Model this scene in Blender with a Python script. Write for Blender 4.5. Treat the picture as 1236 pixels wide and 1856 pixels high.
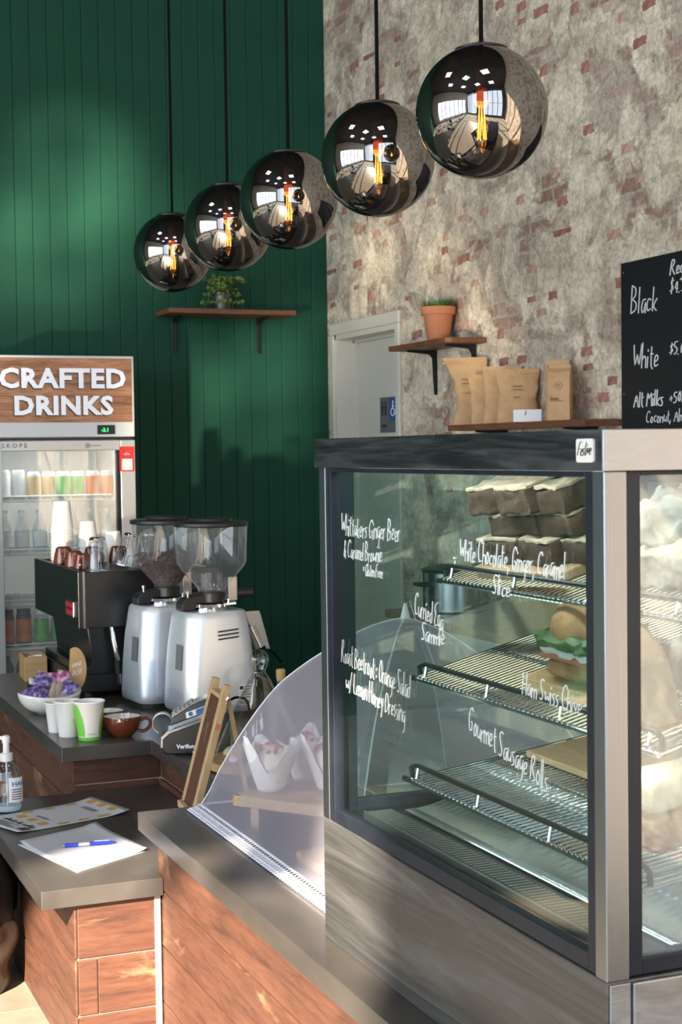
import bpy, math, random
from mathutils import Vector, Matrix, noise
random.seed(7)
for o in list(bpy.data.objects): bpy.data.objects.remove(o)
SC = bpy.context.scene
COL = SC.collection
# ------------------------------------------------------------------ camera
CAM_H = 1.5075
cd = bpy.data.cameras.new('camera'); cam = bpy.data.objects.new('camera', cd); COL.objects.link(cam)
cd.sensor_fit = 'VERTICAL'; cd.sensor_height = 24.0; cd.sensor_width = 24.0; cd.lens = 24.0*2760/1856
cd.clip_start = .05; cd.clip_end = 200
def cam_matrix(yaw, pitch, roll):
    fw = Vector((math.sin(yaw)*math.cos(pitch), math.cos(yaw)*math.cos(pitch), -math.sin(pitch)))
    rt = Vector((math.cos(yaw), -math.sin(yaw), 0)); dn = fw.cross(rt)
    c, s = math.cos(roll), math.sin(roll)
    r2 = rt*c+dn*s; d2 = dn*c-rt*s
    return Matrix(((r2.x, -d2.x, -fw.x, 0), (r2.y, -d2.y, -fw.y, 0), (r2.z, -d2.z, -fw.z, CAM_H), (0, 0, 0, 1)))
cam.matrix_world = cam_matrix(.38756, .03975, .01318)
cd.dof.use_dof = True; cd.dof.focus_distance = 3.3; cd.dof.aperture_fstop = 9.0
SC.camera = cam
# ------------------------------------------------------------------ light
SC.view_settings.view_transform = 'Standard'; SC.view_settings.look = 'None'
SC.view_settings.gamma = 1.0; SC.view_settings.use_curve_mapping = False
SC.view_settings.exposure = 0.0
SC.cycles.use_denoising = True
SC.cycles.max_bounces = 7; SC.cycles.transparent_max_bounces = 20; SC.cycles.glossy_bounces = 4; SC.cycles.diffuse_bounces = 3
SC.cycles.use_adaptive_sampling = True; SC.cycles.adaptive_threshold = .02
SC.cycles.sample_clamp_indirect = 6.0
SC.cycles.caustics_reflective = False; SC.cycles.caustics_refractive = False
W = bpy.data.worlds.new('sky'); SC.world = W; W.use_nodes = True
bg = W.node_tree.nodes['Background']; bg.inputs[0].default_value = (.62, .78, 1.0, 1); bg.inputs[1].default_value = 1.2
def lamp(name, kind, loc, direction, energy, color=(1, 1, 1), **kw):
    l = bpy.data.lights.new(name, kind); l.energy = energy; l.color = color
    for k, v in kw.items(): setattr(l, k, v)
    o = bpy.data.objects.new(name, l); COL.objects.link(o); o.location = loc
    o.rotation_euler = Vector(direction).to_track_quat('-Z', 'Y').to_euler()
    return o
K_EL = .577
SUN = lamp('sun', 'SUN', (-6, -8, 8), (.584, .812, -K_EL), 28.0, (1.0, .86, .68), angle=math.radians(.7))
lamp('daylight_front_glazing', 'AREA', (-1.6, -3.6, 2.7), (0, 1, -.03), 420, (.80, .90, 1.0), shape='RECTANGLE', size=10.0, size_y=5.0)
lamp('daylight_side_glazing', 'AREA', (-6.7, 2.4, 2.3), (1, 0, -.03), 760, (.86, .93, 1.0), shape='RECTANGLE', size=10.0, size_y=3.6)
# sunlight bounced up off the polished floor by the windows: dapples the two walls
def dapple(name, loc, target, energy, size, scale, lo, hi, seed, color=(1, .88, .66)):
    o = lamp(name, 'SPOT', loc, Vector(target)-Vector(loc), energy, color, spot_size=size, spot_blend=.9, shadow_soft_size=.09)
    l = o.data; l.use_nodes = True; nt = l.node_tree; N = nt.nodes
    em = [n for n in N if n.type == 'EMISSION'][0]
    tc = N.new('ShaderNodeTexCoord'); mp = N.new('ShaderNodeMapping'); mp.inputs['Location'].default_value = (seed, seed*.7, seed*1.3); mp.inputs['Scale'].default_value=(1.25,.8,1)
    no = N.new('ShaderNodeTexNoise'); no.inputs['Scale'].default_value = scale; no.inputs['Detail'].default_value = 1.0
    rp = N.new('ShaderNodeMapRange'); rp.inputs['From Min'].default_value = lo; rp.inputs['From Max'].default_value = hi; rp.interpolation_type = 'SMOOTHSTEP'
    nt.links.new(tc.outputs['Normal'], mp.inputs['Vector']); nt.links.new(mp.outputs[0], no.inputs['Vector'])
    nt.links.new(no.outputs[0], rp.inputs['Value']); nt.links.new(rp.outputs[0], em.inputs['Strength'])
GL = (-3.4, -1.2, .12)
for k, (x, z, p, a) in enumerate(((1.70, 2.93, 190, 5.0), (1.66, 2.62, 150, 4.5), (2.02, 2.93, 75, 4.0), (2.08, 2.64, 60, 4.5), (1.56, 2.36, 60, 5.0), (2.69, 2.02, 130, 4.0), (2.62, 1.50, 70, 5.5), (3.02, 2.10, 60, 3.6), (2.75, 1.75, 60, 4.5))):
    dapple('floor_bounce_green_wall', GL, (x, 8, z), p*45, math.radians(a), 26.0, .30, .62, 3.1+k)
for k, (y, z, p, a) in enumerate(((7.25, 2.62, 80, 4.0), (7.62, 2.40, 60, 3.6), (7.1, 2.36, 50, 4.0), (6.36, 2.26, 80, 3.6), (6.18, 2.02, 90, 3.4), (6.55, 2.55, 40, 4.0))):
    dapple('floor_bounce_brick_wall', GL, (3.2, y, z), p*40, math.radians(a), 26.0, .30, .62, 8.4+k)
for k, (t_, p, a) in enumerate((((1.50, 4.93, .84), 240, 3.2), ((1.40, 5.20, .90), 200, 3.0), ((1.06, 4.69, .68), 110, 1.5))):
    dapple('floor_bounce_counter', GL, t_, p*7, math.radians(a), 22.0, .25, .55, 5.2+k)
# ------------------------------------------------------------------ materials
MATS = {}
def mat(name, color=(.5, .5, .5), rough=.5, metal=0.0, var=None, vscale=8.0, stretch=(1, 1, 1), bump=0.0, bscale=60.0, spec=.5, coat=0.0, emit=None, estr=0.0, trans=0.0, sss=0.0, vlo=.35, vhi=.65, rvar=0.0, detail=4.0):
    m = bpy.data.materials.new(name); m.use_nodes = True; nt = m.node_tree; N = nt.nodes; L = nt.links
    b = N['Principled BSDF']; b.inputs['Base Color'].default_value = (*color, 1); b.inputs['Roughness'].default_value = rough
    b.inputs['Metallic'].default_value = metal; b.inputs['Specular IOR Level'].default_value = spec
    b.inputs['Coat Weight'].default_value = coat; b.inputs['Transmission Weight'].default_value = trans
    if sss: b.inputs['Subsurface Weight'].default_value = sss; b.inputs['Subsurface Radius'].default_value = (.02, .015, .01)
    if emit: b.inputs['Emission Color'].default_value = (*emit, 1); b.inputs['Emission Strength'].default_value = estr
    if var or bump or rvar:
        tc = N.new('ShaderNodeTexCoord'); mp = N.new('ShaderNodeMapping'); mp.inputs['Scale'].default_value = stretch
        L.new(tc.outputs['Object'], mp.inputs['Vector'])
        if var or rvar:
            no = N.new('ShaderNodeTexNoise'); no.inputs['Scale'].default_value = vscale; no.inputs['Detail'].default_value = detail; no.inputs['Roughness'].default_value = .6
            L.new(mp.outputs[0], no.inputs['Vector'])
        if var:
            r = N.new('ShaderNodeValToRGB'); r.color_ramp.elements[0].position = vlo; r.color_ramp.elements[1].position = vhi
            r.color_ramp.elements[0].color = (*color, 1); r.color_ramp.elements[1].color = (*var, 1)
            L.new(no.outputs[0], r.inputs[0]); L.new(r.outputs[0], b.inputs['Base Color'])
        if rvar:
            mr = N.new('ShaderNodeMapRange'); mr.inputs['From Min'].default_value = .3; mr.inputs['From Max'].default_value = .7
            mr.inputs['To Min'].default_value = max(.02, rough-rvar); mr.inputs['To Max'].default_value = rough+rvar
            L.new(no.outputs[0], mr.inputs['Value']); L.new(mr.outputs[0], b.inputs['Roughness'])
        if bump:
            n2 = N.new('ShaderNodeTexNoise'); n2.inputs['Scale'].default_value = bscale; n2.inputs['Detail'].default_value = 5
            bp = N.new('ShaderNodeBump'); bp.inputs['Strength'].default_value = bump; bp.inputs['Distance'].default_value = .01
            L.new(mp.outputs[0], n2.inputs['Vector']); L.new(n2.outputs[0], bp.inputs['Height']); L.new(bp.outputs[0], b.inputs['Normal'])
    MATS[name] = m; return m
def glassy(name, tint=(1, 1, 1), gloss=(1, 1, 1), ior=1.45, base=0.0, rough=0.0, haze=0.0, hcol=(.8, .85, .9)):
    """thin clear sheet: see-through plus a Fresnel mirror (and a little pale diffuse haze)"""
    m = bpy.data.materials.new(name); m.use_nodes = True; nt = m.node_tree; N = nt.nodes; L = nt.links
    N.remove(N['Principled BSDF']); out = N['Material Output']
    t = N.new('ShaderNodeBsdfTransparent'); t.inputs[0].default_value = (*tint, 1)
    g = N.new('ShaderNodeBsdfGlossy'); g.inputs['Color'].default_value = (*gloss, 1); g.inputs['Roughness'].default_value = rough
    f = N.new('ShaderNodeFresnel'); ge = N.new('ShaderNodeNewGeometry')   # both skins of a sheet mirror alike
    io = N.new('ShaderNodeMapRange'); io.inputs['To Min'].default_value = ior; io.inputs['To Max'].default_value = 1/ior
    L.new(ge.outputs['Backfacing'], io.inputs['Value']); L.new(io.outputs[0], f.inputs[0])
    ad = N.new('ShaderNodeMath'); ad.operation = 'ADD'; ad.use_clamp = True; ad.inputs[1].default_value = base
    L.new(f.outputs[0], ad.inputs[0])
    mx = N.new('ShaderNodeMixShader'); L.new(ad.outputs[0], mx.inputs[0]); L.new(t.outputs[0], mx.inputs[1]); L.new(g.outputs[0], mx.inputs[2])
    last = mx
    if haze:
        d = N.new('ShaderNodeBsdfDiffuse'); d.inputs[0].default_value = (*hcol, 1)
        m2 = N.new('ShaderNodeMixShader'); m2.inputs[0].default_value = haze
        L.new(mx.outputs[0], m2.inputs[1]); L.new(d.outputs[0], m2.inputs[2]); last = m2
    L.new(last.outputs[0], out.inputs[0]); MATS[name] = m; return m
def woodgrain(name, dark, light, axis='X', scale=6.0, rough=.5, wear=None, wscale=3.0, bump=.15, coat=0.0, wlo=.60, whi=.72):
    """plank wood: stretched grain along one axis, optional worn pale patches"""
    m = bpy.data.materials.new(name); m.use_nodes = True; nt = m.node_tree; N = nt.nodes; L = nt.links
    b = N['Principled BSDF']; b.inputs['Roughness'].default_value = rough; b.inputs['Coat Weight'].default_value = coat
    tc = N.new('ShaderNodeTexCoord'); oi = N.new('ShaderNodeObjectInfo'); va = N.new('ShaderNodeVectorMath'); va.operation = 'ADD'
    mu = N.new('ShaderNodeMath'); mu.operation = 'MULTIPLY'; mu.inputs[1].default_value = 37.0; L.new(oi.outputs['Random'], mu.inputs[0])
    L.new(tc.outputs['Object'], va.inputs[0]); L.new(mu.outputs[0], va.inputs[1])
    mp = N.new('ShaderNodeMapping'); s = {'X': (.12, 1, 1), 'Y': (1, .12, 1), 'Z': (1, 1, .12)}[axis]; mp.inputs['Scale'].default_value = s
    L.new(va.outputs[0], mp.inputs['Vector'])
    n1 = N.new('ShaderNodeTexNoise'); n1.inputs['Scale'].default_value = scale*18; n1.inputs['Detail'].default_value = 8; n1.inputs['Roughness'].default_value = .65; n1.inputs['Distortion'].default_value = .8
    n2 = N.new('ShaderNodeTexNoise'); n2.inputs['Scale'].default_value = scale*2.6; n2.inputs['Detail'].default_value = 3; n2.inputs['Distortion'].default_value = 2.5
    L.new(mp.outputs[0], n1.inputs['Vector']); L.new(mp.outputs[0], n2.inputs['Vector'])
    am = N.new('ShaderNodeMath'); am.operation = 'MULTIPLY_ADD'; am.inputs[1].default_value = .55
    sm = N.new('ShaderNodeMath'); sm.operation = 'MULTIPLY'; sm.inputs[1].default_value = .5
    L.new(n2.outputs[0], sm.inputs[0]); L.new(n1.outputs[0], am.inputs[0]); L.new(sm.outputs[0], am.inputs[2])
    r = N.new('ShaderNodeValToRGB'); r.color_ramp.elements[0].position = .36; r.color_ramp.elements[1].position = .68
    r.color_ramp.elements[0].color = (*dark, 1); r.color_ramp.elements[1].color = (*light, 1); L.new(am.outputs[0], r.inputs[0])
    col = r.outputs[0]
    if wear:
        mp2 = N.new('ShaderNodeMapping'); mp2.inputs['Scale'].default_value = {'X': (.3, 1, 1), 'Y': (1, .3, 1), 'Z': (1, 1, .3)}[axis]; L.new(va.outputs[0], mp2.inputs['Vector'])
        n3 = N.new('ShaderNodeTexNoise'); n3.inputs['Scale'].default_value = wscale*4; n3.inputs['Detail'].default_value = 7; n3.inputs['Roughness'].default_value = .65; n3.inputs['Distortion'].default_value = .6
        L.new(mp2.outputs[0], n3.inputs['Vector'])
        r2 = N.new('ShaderNodeValToRGB'); r2.color_ramp.elements[0].position = wlo; r2.color_ramp.elements[1].position = whi
        r2.color_ramp.elements[0].color = (0, 0, 0, 1); r2.color_ramp.elements[1].color = (1, 1, 1, 1); L.new(n3.outputs[0], r2.inputs[0])
        mx = N.new('ShaderNodeMix'); mx.data_type = 'RGBA'; L.new(r2.outputs[0], mx.inputs[0]); L.new(col, mx.inputs[6]); mx.inputs[7].default_value = (*wear, 1); col = mx.outputs[2]
    L.new(col, b.inputs['Base Color'])
    bp = N.new('ShaderNodeBump'); bp.inputs['Strength'].default_value = bump; bp.inputs['Distance'].default_value = .004
    L.new(n1.outputs[0], bp.inputs['Height']); L.new(bp.outputs[0], b.inputs['Normal'])
    MATS[name] = m; return m
def brushed(name, color, rough, axis='Y', aniso_bump=.08, smear=None, tilt=0.0):
    m = bpy.data.materials.new(name); m.use_nodes = True; nt = m.node_tree; N = nt.nodes; L = nt.links
    b = N['Principled BSDF']; b.inputs['Metallic'].default_value = 1.0; b.inputs['Base Color'].default_value = (*color, 1); b.inputs['Roughness'].default_value = rough
    tc = N.new('ShaderNodeTexCoord'); mp = N.new('ShaderNodeMapping'); mp.inputs['Scale'].default_value = {'X': (.02, 1, 1), 'Y': (1, .02, 1), 'Z': (1, 1, .02)}[axis]
    L.new(tc.outputs['Object'], mp.inputs['Vector'])
    n = N.new('ShaderNodeTexNoise'); n.inputs['Scale'].default_value = 320; n.inputs['Detail'].default_value = 3; L.new(mp.outputs[0], n.inputs['Vector'])
    bp = N.new('ShaderNodeBump'); bp.inputs['Strength'].default_value = aniso_bump; bp.inputs['Distance'].default_value = .002; L.new(n.outputs[0], bp.inputs['Height']); L.new(bp.outputs[0], b.inputs['Normal'])
    if smear:
        mp2 = N.new('ShaderNodeMapping'); mp2.inputs['Scale'].default_value = (1, .12, 2.2); mp2.inputs['Rotation'].default_value = (tilt, 0, 0); L.new(tc.outputs['Object'], mp2.inputs['Vector'])
        n2 = N.new('ShaderNodeTexNoise'); n2.inputs['Scale'].default_value = 9; n2.inputs['Detail'].default_value = 8; n2.inputs['Roughness'].default_value = .7; n2.inputs['Distortion'].default_value = 1.2; L.new(mp2.outputs[0], n2.inputs['Vector'])
        r = N.new('ShaderNodeValToRGB'); r.color_ramp.elements[0].position = .42; r.color_ramp.elements[1].position = .70
        r.color_ramp.elements[0].color = (*color, 1); r.color_ramp.elements[1].color = (*smear, 1); L.new(n2.outputs[0], r.inputs[0]); L.new(r.outputs[0], b.inputs['Base Color'])
        mr = N.new('ShaderNodeMapRange'); mr.inputs['From Min'].default_value = .35; mr.inputs['From Max'].default_value = .7; mr.inputs['To Min'].default_value = rough-.08; mr.inputs['To Max'].default_value = rough+.2
        L.new(n2.outputs[0], mr.inputs['Value']); L.new(mr.outputs[0], b.inputs['Roughness'])
    MATS[name] = m; return m
# ------------------------------------------------------------------ mesh helpers
class MB:
    def __init__(s): s.v = []; s.f = []
    def box(s, x0, x1, y0, y1, z0, z1, M=None):
        b = len(s.v); P = [(x0, y0, z0), (x1, y0, z0), (x1, y1, z0), (x0, y1, z0), (x0, y0, z1), (x1, y0, z1), (x1, y1, z1), (x0, y1, z1)]
        s.v += [tuple(M @ Vector(p)) if M else p for p in P]
        s.f += [tuple(b+i for i in q) for q in ((3, 2, 1, 0), (4, 5, 6, 7), (0, 1, 5, 4), (1, 2, 6, 5), (2, 3, 7, 6), (3, 0, 4, 7))]; return s
    def prism(s, poly, axis, a, c):
        """closed outline extruded along axis; outline in the other two axes (x,y | x,z | y,z)"""
        n = len(poly); b = len(s.v)
        def P(p, w): return {'Z': (p[0], p[1], w), 'Y': (p[0], w, p[1]), 'X': (w, p[0], p[1])}[axis]
        s.v += [P(p, a) for p in poly]+[P(p, c) for p in poly]
        s.f.append(tuple(range(b+n-1, b-1, -1))); s.f.append(tuple(range(b+n, b+2*n)))
        for i in range(n): j = (i+1) % n; s.f.append((b+i, b+j, b+n+j, b+n+i))
        return s
    def lathe(s, prof, seg=28, cx=0, cy=0, z0=0, cap0=True, cap1=True, sx=1, sy=1):
        b = len(s.v); n = len(prof)
        for r, z in prof:
            for k in range(seg):
                a = 2*math.pi*k/seg; s.v.append((cx+r*math.cos(a)*sx, cy+r*math.sin(a)*sy, z0+z))
        for i in range(n-1):
            for k in range(seg):
                j = (k+1) % seg; s.f.append((b+i*seg+k, b+i*seg+j, b+(i+1)*seg+j, b+(i+1)*seg+k))
        if cap0: s.f.append(tuple(b+k for k in range(seg-1, -1, -1)))
        if cap1: s.f.append(tuple(b+(n-1)*seg+k for k in range(seg)))
        return s
    def tube(s, pts, r, seg=6, caps=True, radii=None):
        b = len(s.v); P = [Vector(p) for p in pts]; n = len(P); up = None
        for i, p in enumerate(P):
            d = (P[min(i+1, n-1)]-P[max(i-1, 0)]); d = d.normalized() if d.length > 1e-9 else Vector((0, 0, 1))
            if up is None: up = Vector((0, 0, 1)) if abs(d.z) < .9 else Vector((1, 0, 0))
            a = d.cross(up)
            if a.length < 1e-6: a = d.cross(Vector((1, .3, 0)))
            a.normalize(); c = a.cross(d).normalized(); up = c
            R = radii[i] if radii else r
            for k in range(seg):
                t = 2*math.pi*(k+.5)/seg; s.v.append(tuple(p+a*(R*math.cos(t))+c*(R*math.sin(t))))
        for i in range(n-1):
            for k in range(seg):
                j = (k+1) % seg; s.f.append((b+i*seg+k, b+i*seg+j, b+(i+1)*seg+j, b+(i+1)*seg+k))
        if caps: s.f.append(tuple(b+k for k in range(seg-1, -1, -1))); s.f.append(tuple(b+(n-1)*seg+k for k in range(seg)))
        return s
    def ball(s, c, r, seg=12, rings=8, sc=(1, 1, 1)):
        prof = [(max(1e-4, r*math.sin(math.pi*i/rings)), -r*math.cos(math.pi*i/rings)) for i in range(rings+1)]
        t = MB().lathe(prof, seg); return s.add(t, Matrix.Translation(c) @ Matrix.Diagonal((*sc, 1)))
    def quad(s, *p): b = len(s.v); s.v += [tuple(q) for q in p]; s.f.append(tuple(range(b, b+len(p)))); return s
    def grid(s, fn, nu, nv, close_u=False):
        b = len(s.v)
        for i in range(nu+1):
            for j in range(nv+1): s.v.append(tuple(fn(i/nu, j/nv)))
        for i in range(nu):
            for j in range(nv):
                q = b+i*(nv+1)+j; s.f.append((q, q+nv+1, q+nv+2, q+1))
        return s
    def add(s, o, M=None):
        b = len(s.v); s.v += [tuple(M @ Vector(p)) if M else p for p in o.v]; s.f += [tuple(b+i for i in q) for q in o.f]; return s
    def xf(s, M): s.v = [tuple(M @ Vector(p)) for p in s.v]; return s
    def mesh(s, name, m, smooth=False, ang=35):
        me = bpy.data.meshes.new(name); me.from_pydata(s.v, [], s.f)
        if m is not None: me.materials.append(MATS[m])
        if smooth:
            me.polygons.foreach_set('use_smooth', [True]*len(me.polygons)); me.set_sharp_from_angle(angle=math.radians(ang))
        me.update(); return me
    def build(s, name, m, parent=None, smooth=False, bevel=0, seg=2, ang=35, label=None, solid=0, kind=None, M=None):
        o = bpy.data.objects.new(name, s.mesh(name, m, smooth, ang)); COL.objects.link(o)
        if parent is not None: o.parent = parent
        if M is not None: o.matrix_local = M
        if solid:
            q = o.modifiers.new('thickness', 'SOLIDIFY'); q.thickness = solid; q.offset = 0
        if bevel:
            q = o.modifiers.new('bevel', 'BEVEL'); q.width = bevel; q.segments = seg; q.limit_method = 'ANGLE'; q.angle_limit = math.radians(40); q.harden_normals = False
        if label: o['label'] = label
        if kind: o['kind'] = kind
        return o
def T(x, y, z): return Matrix.Translation((x, y, z))
def RZ(a): return Matrix.Rotation(a, 4, 'Z')
def RX(a): return Matrix.Rotation(a, 4, 'X')
def RY(a): return Matrix.Rotation(a, 4, 'Y')
def thing(name, label, cat, loc=(0, 0, 0), rz=0, group=None):
    o = bpy.data.objects.new(name, None); o.empty_display_size = .05; COL.objects.link(o)
    o.location = loc; o.rotation_euler = (0, 0, rz); o['label'] = label; o['category'] = cat
    if group: o['group'] = group
    return o
def tag(o, label, cat, group=None):
    o['label'] = label; o['category'] = cat
    if group: o['group'] = group
    return o
def struct(o): o['kind'] = 'structure'; return o
def copy_tree(o, parent=None):
    c = o.copy(); COL.objects.link(c); c.parent = parent
    for ch in list(o.children): copy_tree(ch, c)
    return c
def sm(pts, n=5):
    """smooth path through the points"""
    P = [Vector(p) for p in pts]; out = []
    for i in range(len(P)-1):
        a, b, c, d = P[max(0, i-1)], P[i], P[i+1], P[min(len(P)-1, i+2)]
        for k in range(n):
            t = k/n; out.append(.5*(2*b+(c-a)*t+(2*a-5*b+4*c-d)*t*t+(3*b-a-3*c+d)*t**3))
    return out+[P[-1]]
def rect(w, h, r, n=4):
    """rounded rectangle outline centred on 0"""
    P = []
    for cx, cy, a0 in ((w/2-r, h/2-r, 0), (-w/2+r, h/2-r, 90), (-w/2+r, -h/2+r, 180), (w/2-r, -h/2+r, 270)):
        for k in range(n+1): a = math.radians(a0+90*k/n); P.append((cx+r*math.cos(a), cy+r*math.sin(a)))
    return P
def loft(sections, cap0=True, cap1=True):
    """stack of same-length rings [(pts3d)...]"""
    m = MB(); n = len(sections[0])
    for sct in sections: m.v += [tuple(p) for p in sct]
    for i in range(len(sections)-1):
        for k in range(n): j = (k+1) % n; m.f.append((i*n+k, i*n+j, (i+1)*n+j, (i+1)*n+k))
    if cap0: m.f.append(tuple(range(n-1, -1, -1)))
    if cap1: b = (len(sections)-1)*n; m.f.append(tuple(range(b, b+n)))
    return m
def lumpy(w, d, h, n=8, amp=.006, seed=0, round_=.25, freq=18):
    """box-like lump of baking with a broken, uneven skin"""
    m = MB(); r = round_*min(w, d, h)
    def put(p):
        q = Vector(p); c = Vector((max(-w/2+r, min(w/2-r, q.x)), max(-d/2+r, min(d/2-r, q.y)), max(r, min(h-r, q.z))))
        k = q-c
        if k.length > 1e-9: q = c+k.normalized()*min(k.length, r)
        nz = noise.noise_vector(Vector((q.x*freq+seed*3.1, q.y*freq+seed, q.z*freq)))
        return tuple(q+nz*amp)
    for ax in range(3):
        for sgn in (0, 1):
            def fn(u, v):
                if ax == 0: p = ((-w/2, w/2)[sgn], -d/2+d*u, h*v)
                elif ax == 1: p = (-w/2+w*u, (-d/2, d/2)[sgn], h*v)
                else: p = (-w/2+w*u, -d/2+d*v, (0, h)[sgn])
                return put(p)
            t = MB().grid(fn, n, n)
            flip = (ax == 0 and sgn == 0) or (ax == 1 and sgn == 1) or (ax == 2 and sgn == 0)
            if flip: t.f = [tuple(reversed(q)) for q in t.f]
            m.add(t)
    return m
# hand-lettering: single-stroke letters, cap height 10
STROKES = {}
for row in """A 6:0 0,3 10,6 0;1 4,5 4|B 6:0 0,0 10;0 10,4 9,4 6,0 5,5 4,5 1,0 0|C 6:6 8,4 10,1 8,0 4,2 0,5 1|D 6:0 0,0 10,4 9,6 5,4 1,0 0|E 5:5 10,1 9,0 7,3 5,0 3,1 0,5 1|F 5:0 0,0 10,5 10;0 5,4 5
G 6:6 8,4 10,1 8,0 4,2 0,5 1,5 4,3 4|H 6:0 0,0 10;5 0,5 10;0 5,5 5|L 5:1 10,0 0,5 0|M 7:0 0,1 10,3 3,6 10,7 0|O 6:3 10,0 6,1 1,4 0,6 4,5 9,3 10|R 6:0 0,1 10,5 9,4 6,1 5,6 0|S 5:5 9,2 10,0 8,2 5,4 3,3 0,0 1|W 8:0 10,2 0,4 8,6 0,8 10
a 4:4 5,1 5,0 2,1 0,3 1,4 5,4 0|b 4:0 10,0 0,3 0,4 3,3 5,0 4|c 4:4 4,2 5,0 3,1 0,4 1|d 4:4 10,4 0,1 0,0 3,2 5,4 4|e 4:0 2,4 3,3 5,1 5,0 2,1 0,4 1|f 3:4 9,2 10,1 7,1 0;0 5,3 5|g 4:4 5,1 5,0 2,2 0,4 2,4 5,4 -3,1 -4|h 4:0 10,0 0;0 3,2 5,4 4,4 0|i 1:0 5,0 0;0 7,0 8
k 4:0 10,0 0;4 5,0 2,4 0|l 1:0 10,0 0|m 6:0 5,0 0;0 3,2 5,3 3,3 0;3 3,5 5,6 4,6 0|n 4:0 5,0 0;0 3,2 5,4 4,4 0|o 4:2 5,0 3,1 0,3 0,4 3,2 5|r 3:0 5,0 0;0 3,2 5,3 5|s 3:3 5,1 5,0 4,3 2,2 0,0 0|t 3:1 9,1 1,3 0;0 6,3 6|u 4:0 5,0 1,2 0,4 2,4 5,4 0|v 4:0 5,2 0,4 5|w 6:0 5,1 0,3 4,5 0,6 5
y 4:0 5,2 1;4 5,1 -4|, 2:1 1,0 -2|: 1:0 1,0 2;0 4,0 5|& 5:4 0,1 7,2 10,3 8,0 3,1 0,4 4|* 3:0 4,3 7;3 4,0 7|$ 4:4 8,1 8,1 6,4 4,3 2,0 2;2 10,2 0|4 4:3 0,3 10,0 3,4 3|5 4:4 10,0 10,0 6,3 6,4 3,2 0,0 1|0 4:2 10,0 5,2 0,4 5,2 10|+ 4:0 4,4 4;2 6,2 2|/ 4:0 -1,4 10|. 1:0 0,0 1|! 1:0 10,0 3;0 0,0 1|' 1:0 10,0 8""".replace('\n', '|').split('|'):
    hd, body = row.split(':', 1) if not row.startswith(': ') else (': 1', row.split(':', 2)[2])
    ch, wd = hd.split(' ')
    STROKES[ch] = (float(wd), [[tuple(float(q) for q in p.split(' ')) for p in st.split(',')] for st in body.split(';')])
def handwrite(text, h, pen, slant=.06, wide=1.0, gap=1.6, drift=0.0, seed=1):
    """raised ink strokes in the local x (along the line), z (up) plane, facing -y"""
    rnd = random.Random(seed); m = MB(); x = 0.0; u = h/10
    for ch in text:
        if ch == ' ': x += 3.2*u*wide; continue
        w, sts = STROKES.get(ch, STROKES['o']); jx = rnd.uniform(-.25, .25); js = rnd.uniform(.92, 1.1); jy = rnd.uniform(-.5, .5)
        for st in sts:
            P = []
            for i in range(len(st)-1):
                for k in range(3): t = k/3; P.append((st[i][0]*(1-t)+st[i+1][0]*t, st[i][1]*(1-t)+st[i+1][1]*t))
            P.append(st[-1])
            if len(P) > 4:
                for _ in range(2): P = [P[0]]+[((P[i-1][0]+2*P[i][0]+P[i+1][0])/4, (P[i-1][1]+2*P[i][1]+P[i+1][1])/4) for i in range(1, len(P)-1)]+[P[-1]]
            pts = [(x+((px+jx)*wide+(py*slant*3))*u, 0, (py*js+jy)*u+drift*x) for px, py in P]
            m.tube(pts, pen, 4)
        x += (w*wide+gap*wide)*u
    return m, x
def typeset(text, size, depth, bold=0.0, align='CENTER', spacing=1.0):
    """solid printed letters as a mesh in local x,z plane facing -y"""
    cu = bpy.data.curves.new('type', 'FONT'); cu.body = text; cu.size = size; cu.extrude = depth; cu.offset = bold; cu.align_x = align; cu.space_character = spacing; cu.resolution_u = 2
    o = bpy.data.objects.new('type', cu); COL.objects.link(o); bpy.context.view_layer.update()
    me = bpy.data.meshes.new_from_object(o.evaluated_get(bpy.context.evaluated_depsgraph_get()))
    m = MB(); m.v = [tuple(v.co) for v in me.vertices]; m.f = [tuple(p.vertices) for p in me.polygons]
    bpy.data.objects.remove(o); bpy.data.curves.remove(cu); bpy.data.meshes.remove(me)
    return m.xf(RX(math.pi/2))
FACE_NX = RZ(-math.pi/2)   # turns a -y facing panel so it faces -x (local x runs towards -y)
# ------------------------------------------------------------------ material library
mat('green_paint', (.010, .062, .038), .55, var=(.013, .074, .046), vscale=3, spec=.18)
mat('ceiling_black', (.015, .015, .015), .8)
mat('white_wall', (.62, .60, .56), .7)
mat('floor_tile', (.22, .195, .15), .42, var=(.30, .27, .22), vscale=5, bump=.06, bscale=14)
mat('grout', (.34, .32, .28), .9)
mat('door_cream', (.66, .63, .55), .42)
mat('black_metal', (.012, .012, .013), .38, metal=.2)
mat('black_satin', (.010, .010, .011), .33)
mat('black_plastic', (.014, .014, .015), .42)
mat('black_rubber', (.01, .01, .01), .7)
mat('cable', (.004, .004, .004), .9, spec=.1)
mat('chrome', (.75, .76, .78), .09, metal=1.0)
mat('steel', (.55, .56, .58), .22, metal=1.0)
mat('silver_paint', (.64, .68, .74), .36, metal=.55, coat=.25, var=(.66, .70, .76), vscale=3)
mat('navy_frame', (.010, .013, .021), .42, var=(.016, .020, .030), vscale=10, spec=.3)
brushed('stainless', (.50, .49, .47), .30, 'Y')
brushed('stainless_up', (.30, .315, .345), .34, 'Z')
brushed('stainless_dark', (.085, .083, .082), .42, 'Y', smear=(.17, .166, .16), tilt=.45); MATS['stainless_dark'].node_tree.nodes['Principled BSDF'].inputs['Metallic'].default_value = .55
brushed('stainless_hood', (.075, .077, .085), .42, 'Y', smear=(.17, .17, .18))
brushed('stainless_light', (.36, .37, .39), .45, 'X', smear=(.46, .46, .47))
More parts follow.
